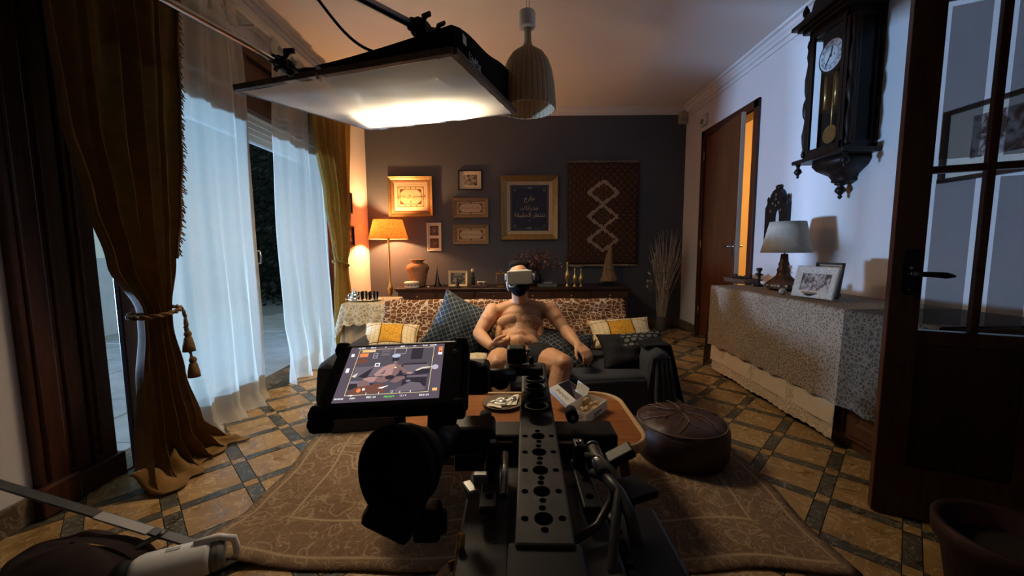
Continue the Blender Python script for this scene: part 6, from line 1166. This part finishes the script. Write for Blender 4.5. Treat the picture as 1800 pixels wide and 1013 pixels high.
# ------------------------------------------------------------------ monitor
mc = [at(548, 726, .52), at(808, 712, .53), at(813, 598, .635), at(599, 606, .635)]  # outer corners BL BR TR TL
ex = (mc[1]-mc[0]).normalized(); ey = (mc[3]-mc[0]); ey = (ey-ex*ey.dot(ex)).normalized(); en = ex.cross(ey); org = mc[0]; MW = (mc[1]-mc[0]).length; MH = (mc[3]-mc[0]).dot(ey)
mon = thing('field_monitor', 'tilted black field monitor showing the live picture of the man', 'monitor', org+ex*MW/2+ey*MH/2-en*.02)
def mp_(x, y, z=0): return org+ex*x+ey*y+en*z
RM = Matrix((ex, ey, en)).transposed()
b = M(); b.box(mp_(MW/2, MH/2, -.012), (MW, MH, .024), RM, bev=.006); b.out('housing', BLACK, mon)
for x, y in ((.004, .004), (MW-.004, .004), (.004, MH-.004), (MW-.004, MH-.004)): b = M(); b.box(mp_(x, y, -.013), (.022, .022, .028), RM, bev=.006); b.out('rubber_bumper', RUBBER, mon)
b = M(); b.box(mp_(.01, -.008, -.016), (.032, .018, .022), RM, bev=.005); b.out('lower_foot', RUBBER, mon); b = M(); b.box(mp_(MW-.018, -.004, -.016), (.026, .024, .022), RM, bev=.005); b.out('lower_foot', RUBBER, mon); b = M(); b.box(mp_(MW+.004, MH*.5, -.014), (.012, MH*.9, .022), RM, bev=.004); b.out('side_rail', RUBBER, mon)
# screen placed by measured insets of the photograph
sx0, sx1, sy0, sy1 = .022, MW-.030, .014, MH-.010; SW, SH = sx1-sx0, sy1-sy0
SC = {'bg': emit('screen background', (.085, .065, .085), 1), 'wall': emit('screen wall', (.075, .062, .075), 1), 'white': emit('screen white', (1, .97, .97), 1.1), 'line': emit('screen yellow line', (.86, .70, .35), .9), 'org': emit('screen orange', (.75, .22, .08), .9), 'amb': emit('screen amber', (.85, .45, .15), .9), 'skin': emit('screen skin', (.36, .20, .18), 1), 'skin2': emit('screen shaded skin', (.19, .11, .105), 1), 'dark': emit('screen dark', (.028, .022, .03), 1), 'sofa': emit('screen sofa blue', (.17, .15, .21), 1), 'mid': emit('screen mid', (.125, .10, .12), 1), 'vis': emit('screen visor', (.36, .40, .52), 1), 'red': emit('screen table', (.14, .055, .04), 1), 'grn': emit('screen green', (.12, .80, .12), 1), 'grey': emit('screen grey', (.40, .36, .42), 1), 'cream': emit('screen cream', (.60, .52, .42), 1)}
b = M(); b.box(mp_(sx0+SW/2, sy0+SH/2, .0004), (SW, SH, .0012), RM); scr = b.out('screen', SC['bg'], mon)
lay = {}; zz = [.0013]
def sp(c, pts): b_ = lay.setdefault(c, M()); zz[0] += .000012; b_.poly([mp_(sx0+x*SW, sy0+y*SH, zz[0]) for x, y in pts])
def sr(c, x0, y0, x1, y1): sp(c, [(x0, y0), (x1, y0), (x1, y1), (x0, y1)])
def se(c, x, y, rx, ry, rot=0): sp(c, [(x+rx*cos(a)*cos(rot)-ry*sin(a)*sin(rot), y+rx*cos(a)*sin(rot)+ry*sin(a)*cos(rot)) for a in [2*pi*i/20 for i in range(20)]])
def so(c, x0, y0, x1, y1, w): [sr(c, *q) for q in ((x0, y0, x1, y0+w), (x0, y1-w, x1, y1), (x0, y0, x0+w*.7, y1), (x1-w*.7, y0, x1, y1))]
sr('wall', .105, .10, .90, .93); sr('mid', .115, .42, .42, .60); sp('dark', [(.44, .40), (.62, .40), (.62, .60), (.50, .62)]); sr('mid', .60, .45, .86, .60); sr('dark', .60, .60, .84, .63); sr('sofa', .11, .30, .34, .345); sr('dark', .11, .20, .34, .30); sr('dark', .62, .20, .86, .42)
sr('amb', .13, .885, .27, .93); so('cream', .20, .89, .265, .925, .008); sr('org', .115, .79, .205, .865); se('red', .16, .71, .06, .05); so('grey', .26, .755, .305, .86, .008); sr('grey', .26, .80, .305, .808); sr('mid', .34, .80, .43, .85); sr('mid', .34, .87, .43, .91); so('grey', .475, .82, .60, .96, .007); sr('dark', .66, .70, .78, .92); so('white', .305, .595, .355, .655, .012)
sp('cream', [(.105, .43), (.16, .49), (.145, .40)]); sp('dark', [(.17, .42), (.30, .58), (.26, .38)])
se('dark', .505, .72, .035, .06); se('vis', .505, .785, .045, .038, .1); sp('skin2', [(.49, .60), (.535, .60), (.53, .68), (.495, .68)]); sp('skin', [(.40, .58), (.46, .62), (.52, .625), (.56, .55), (.54, .42), (.42, .40), (.43, .52)]); sp('skin2', [(.52, .625), (.58, .60), (.57, .45), (.54, .40), (.50, .40), (.51, .55)])
sp('skin', [(.40, .58), (.36, .52), (.325, .45), (.335, .425), (.38, .44), (.43, .53)]); sp('skin', [(.335, .425), (.345, .405), (.42, .42), (.43, .45)]); sp('skin2', [(.57, .60), (.60, .55), (.68, .45), (.665, .42), (.58, .50)]); se('skin', .68, .44, .03, .02); se('skin', .32, .36, .09, .042, -.06); se('skin2', .42, .345, .07, .05); sp('skin2', [(.50, .30), (.55, .38), (.63, .39), (.65, .35), (.56, .28)]); se('dark', .49, .38, .045, .04); se('skin2', .25, .27, .06, .08, .3)
sp('cream', [(.73, .49), (.80, .54), (.89, .545), (.88, .525), (.80, .51), (.75, .47)]); sp('dark', [(.72, .46), (.80, .50), (.88, .50), (.88, .42), (.74, .42)]); sr('mid', .66, .36, .86, .40); sp('red', [(.11, .12), (.48, .12), (.46, .24), (.40, .28), (.17, .22)]); sp('mid', [(.56, .16), (.70, .28), (.80, .26), (.86, .16), (.84, .13), (.58, .12)]); se('sofa', .68, .30, .025, .02); se('org', .22, .175, .022, .035); se('white', .265, .19, .014, .02); sp('white', [(.40, .20), (.46, .225), (.50, .235), (.44, .19)])
so('line', .10, .095, .895, .935, .006)
se('grey', .93, .53, .034, .045); so('org', .945, .80, .985, .93, .018); sr('org', .947, .85, .983, .90); sr('white', .945, .77, .985, .81); sr('amb', .93, .11, .975, .155); sr('white', .03, .80, .06, .855); sr('white', .03, .50, .06, .575)
se('grey', .545, .13, .014, .022); se('dark', .545, .13, .006, .010); se('line', .525, .555, .012, .014)
for x in (.30, .42, .62, .72): sr('white', x, .10, x+.004, .135)
for s, x, y, c, h in (('24.000', .115, .967, 'white', .032), ('180.0', .235, .967, 'white', .032), ('EI', .37, .965, 'white', .026), ('800', .55, .965, 'white', .036), ('ND', .68, .965, 'white', .026), ('T2.8', .79, .965, 'white', .034), ('5600K', .88, .965, 'white', .034), ('00:00:00', .06, .045, 'white', .030), ('A001', .19, .045, 'white', .030), ('1.85', .16, .09, 'white', .030), ('REC 24', .36, .05, 'white', .034), ('12.1 V', .66, .05, 'white', .030), ('PROXY', .53, .045, 'grn', .036), ('00:21:26', .86, .045, 'white', .032)):
    b_ = lay.setdefault(c, M()); zz[0] += .00001; b_.text(s, h*SH*1.15, mp_(sx0+x*SW, sy0+y*SH, zz[0]+.0001), ex, ey, .00002)
for c, b_ in lay.items(): stuff(b_.out('screen_image', SC[c], scr, recalc=False))
b = M(); b.text('SHOTO', .0075, mp_(MW-.012, MH*.50, .0006), -ey, ex, .0002); b.lathe([(.0045, 0), (.0045, .0006), (.0035, .0006)], mp_(MW-.012, MH*.78, .0002), 16, en); b.out('lettering', mat('faint grey ink', (.05, .05, .05), .5), mon)
for x, y in ((.014, MH-.010), (MW-.012, MH-.010), (MW-.012, .010)): b = M(); b.cyl(mp_(x, y, -.001), mp_(x, y, .001), .0028, n=12); b.out('corner_screw', BLACKM, mon)
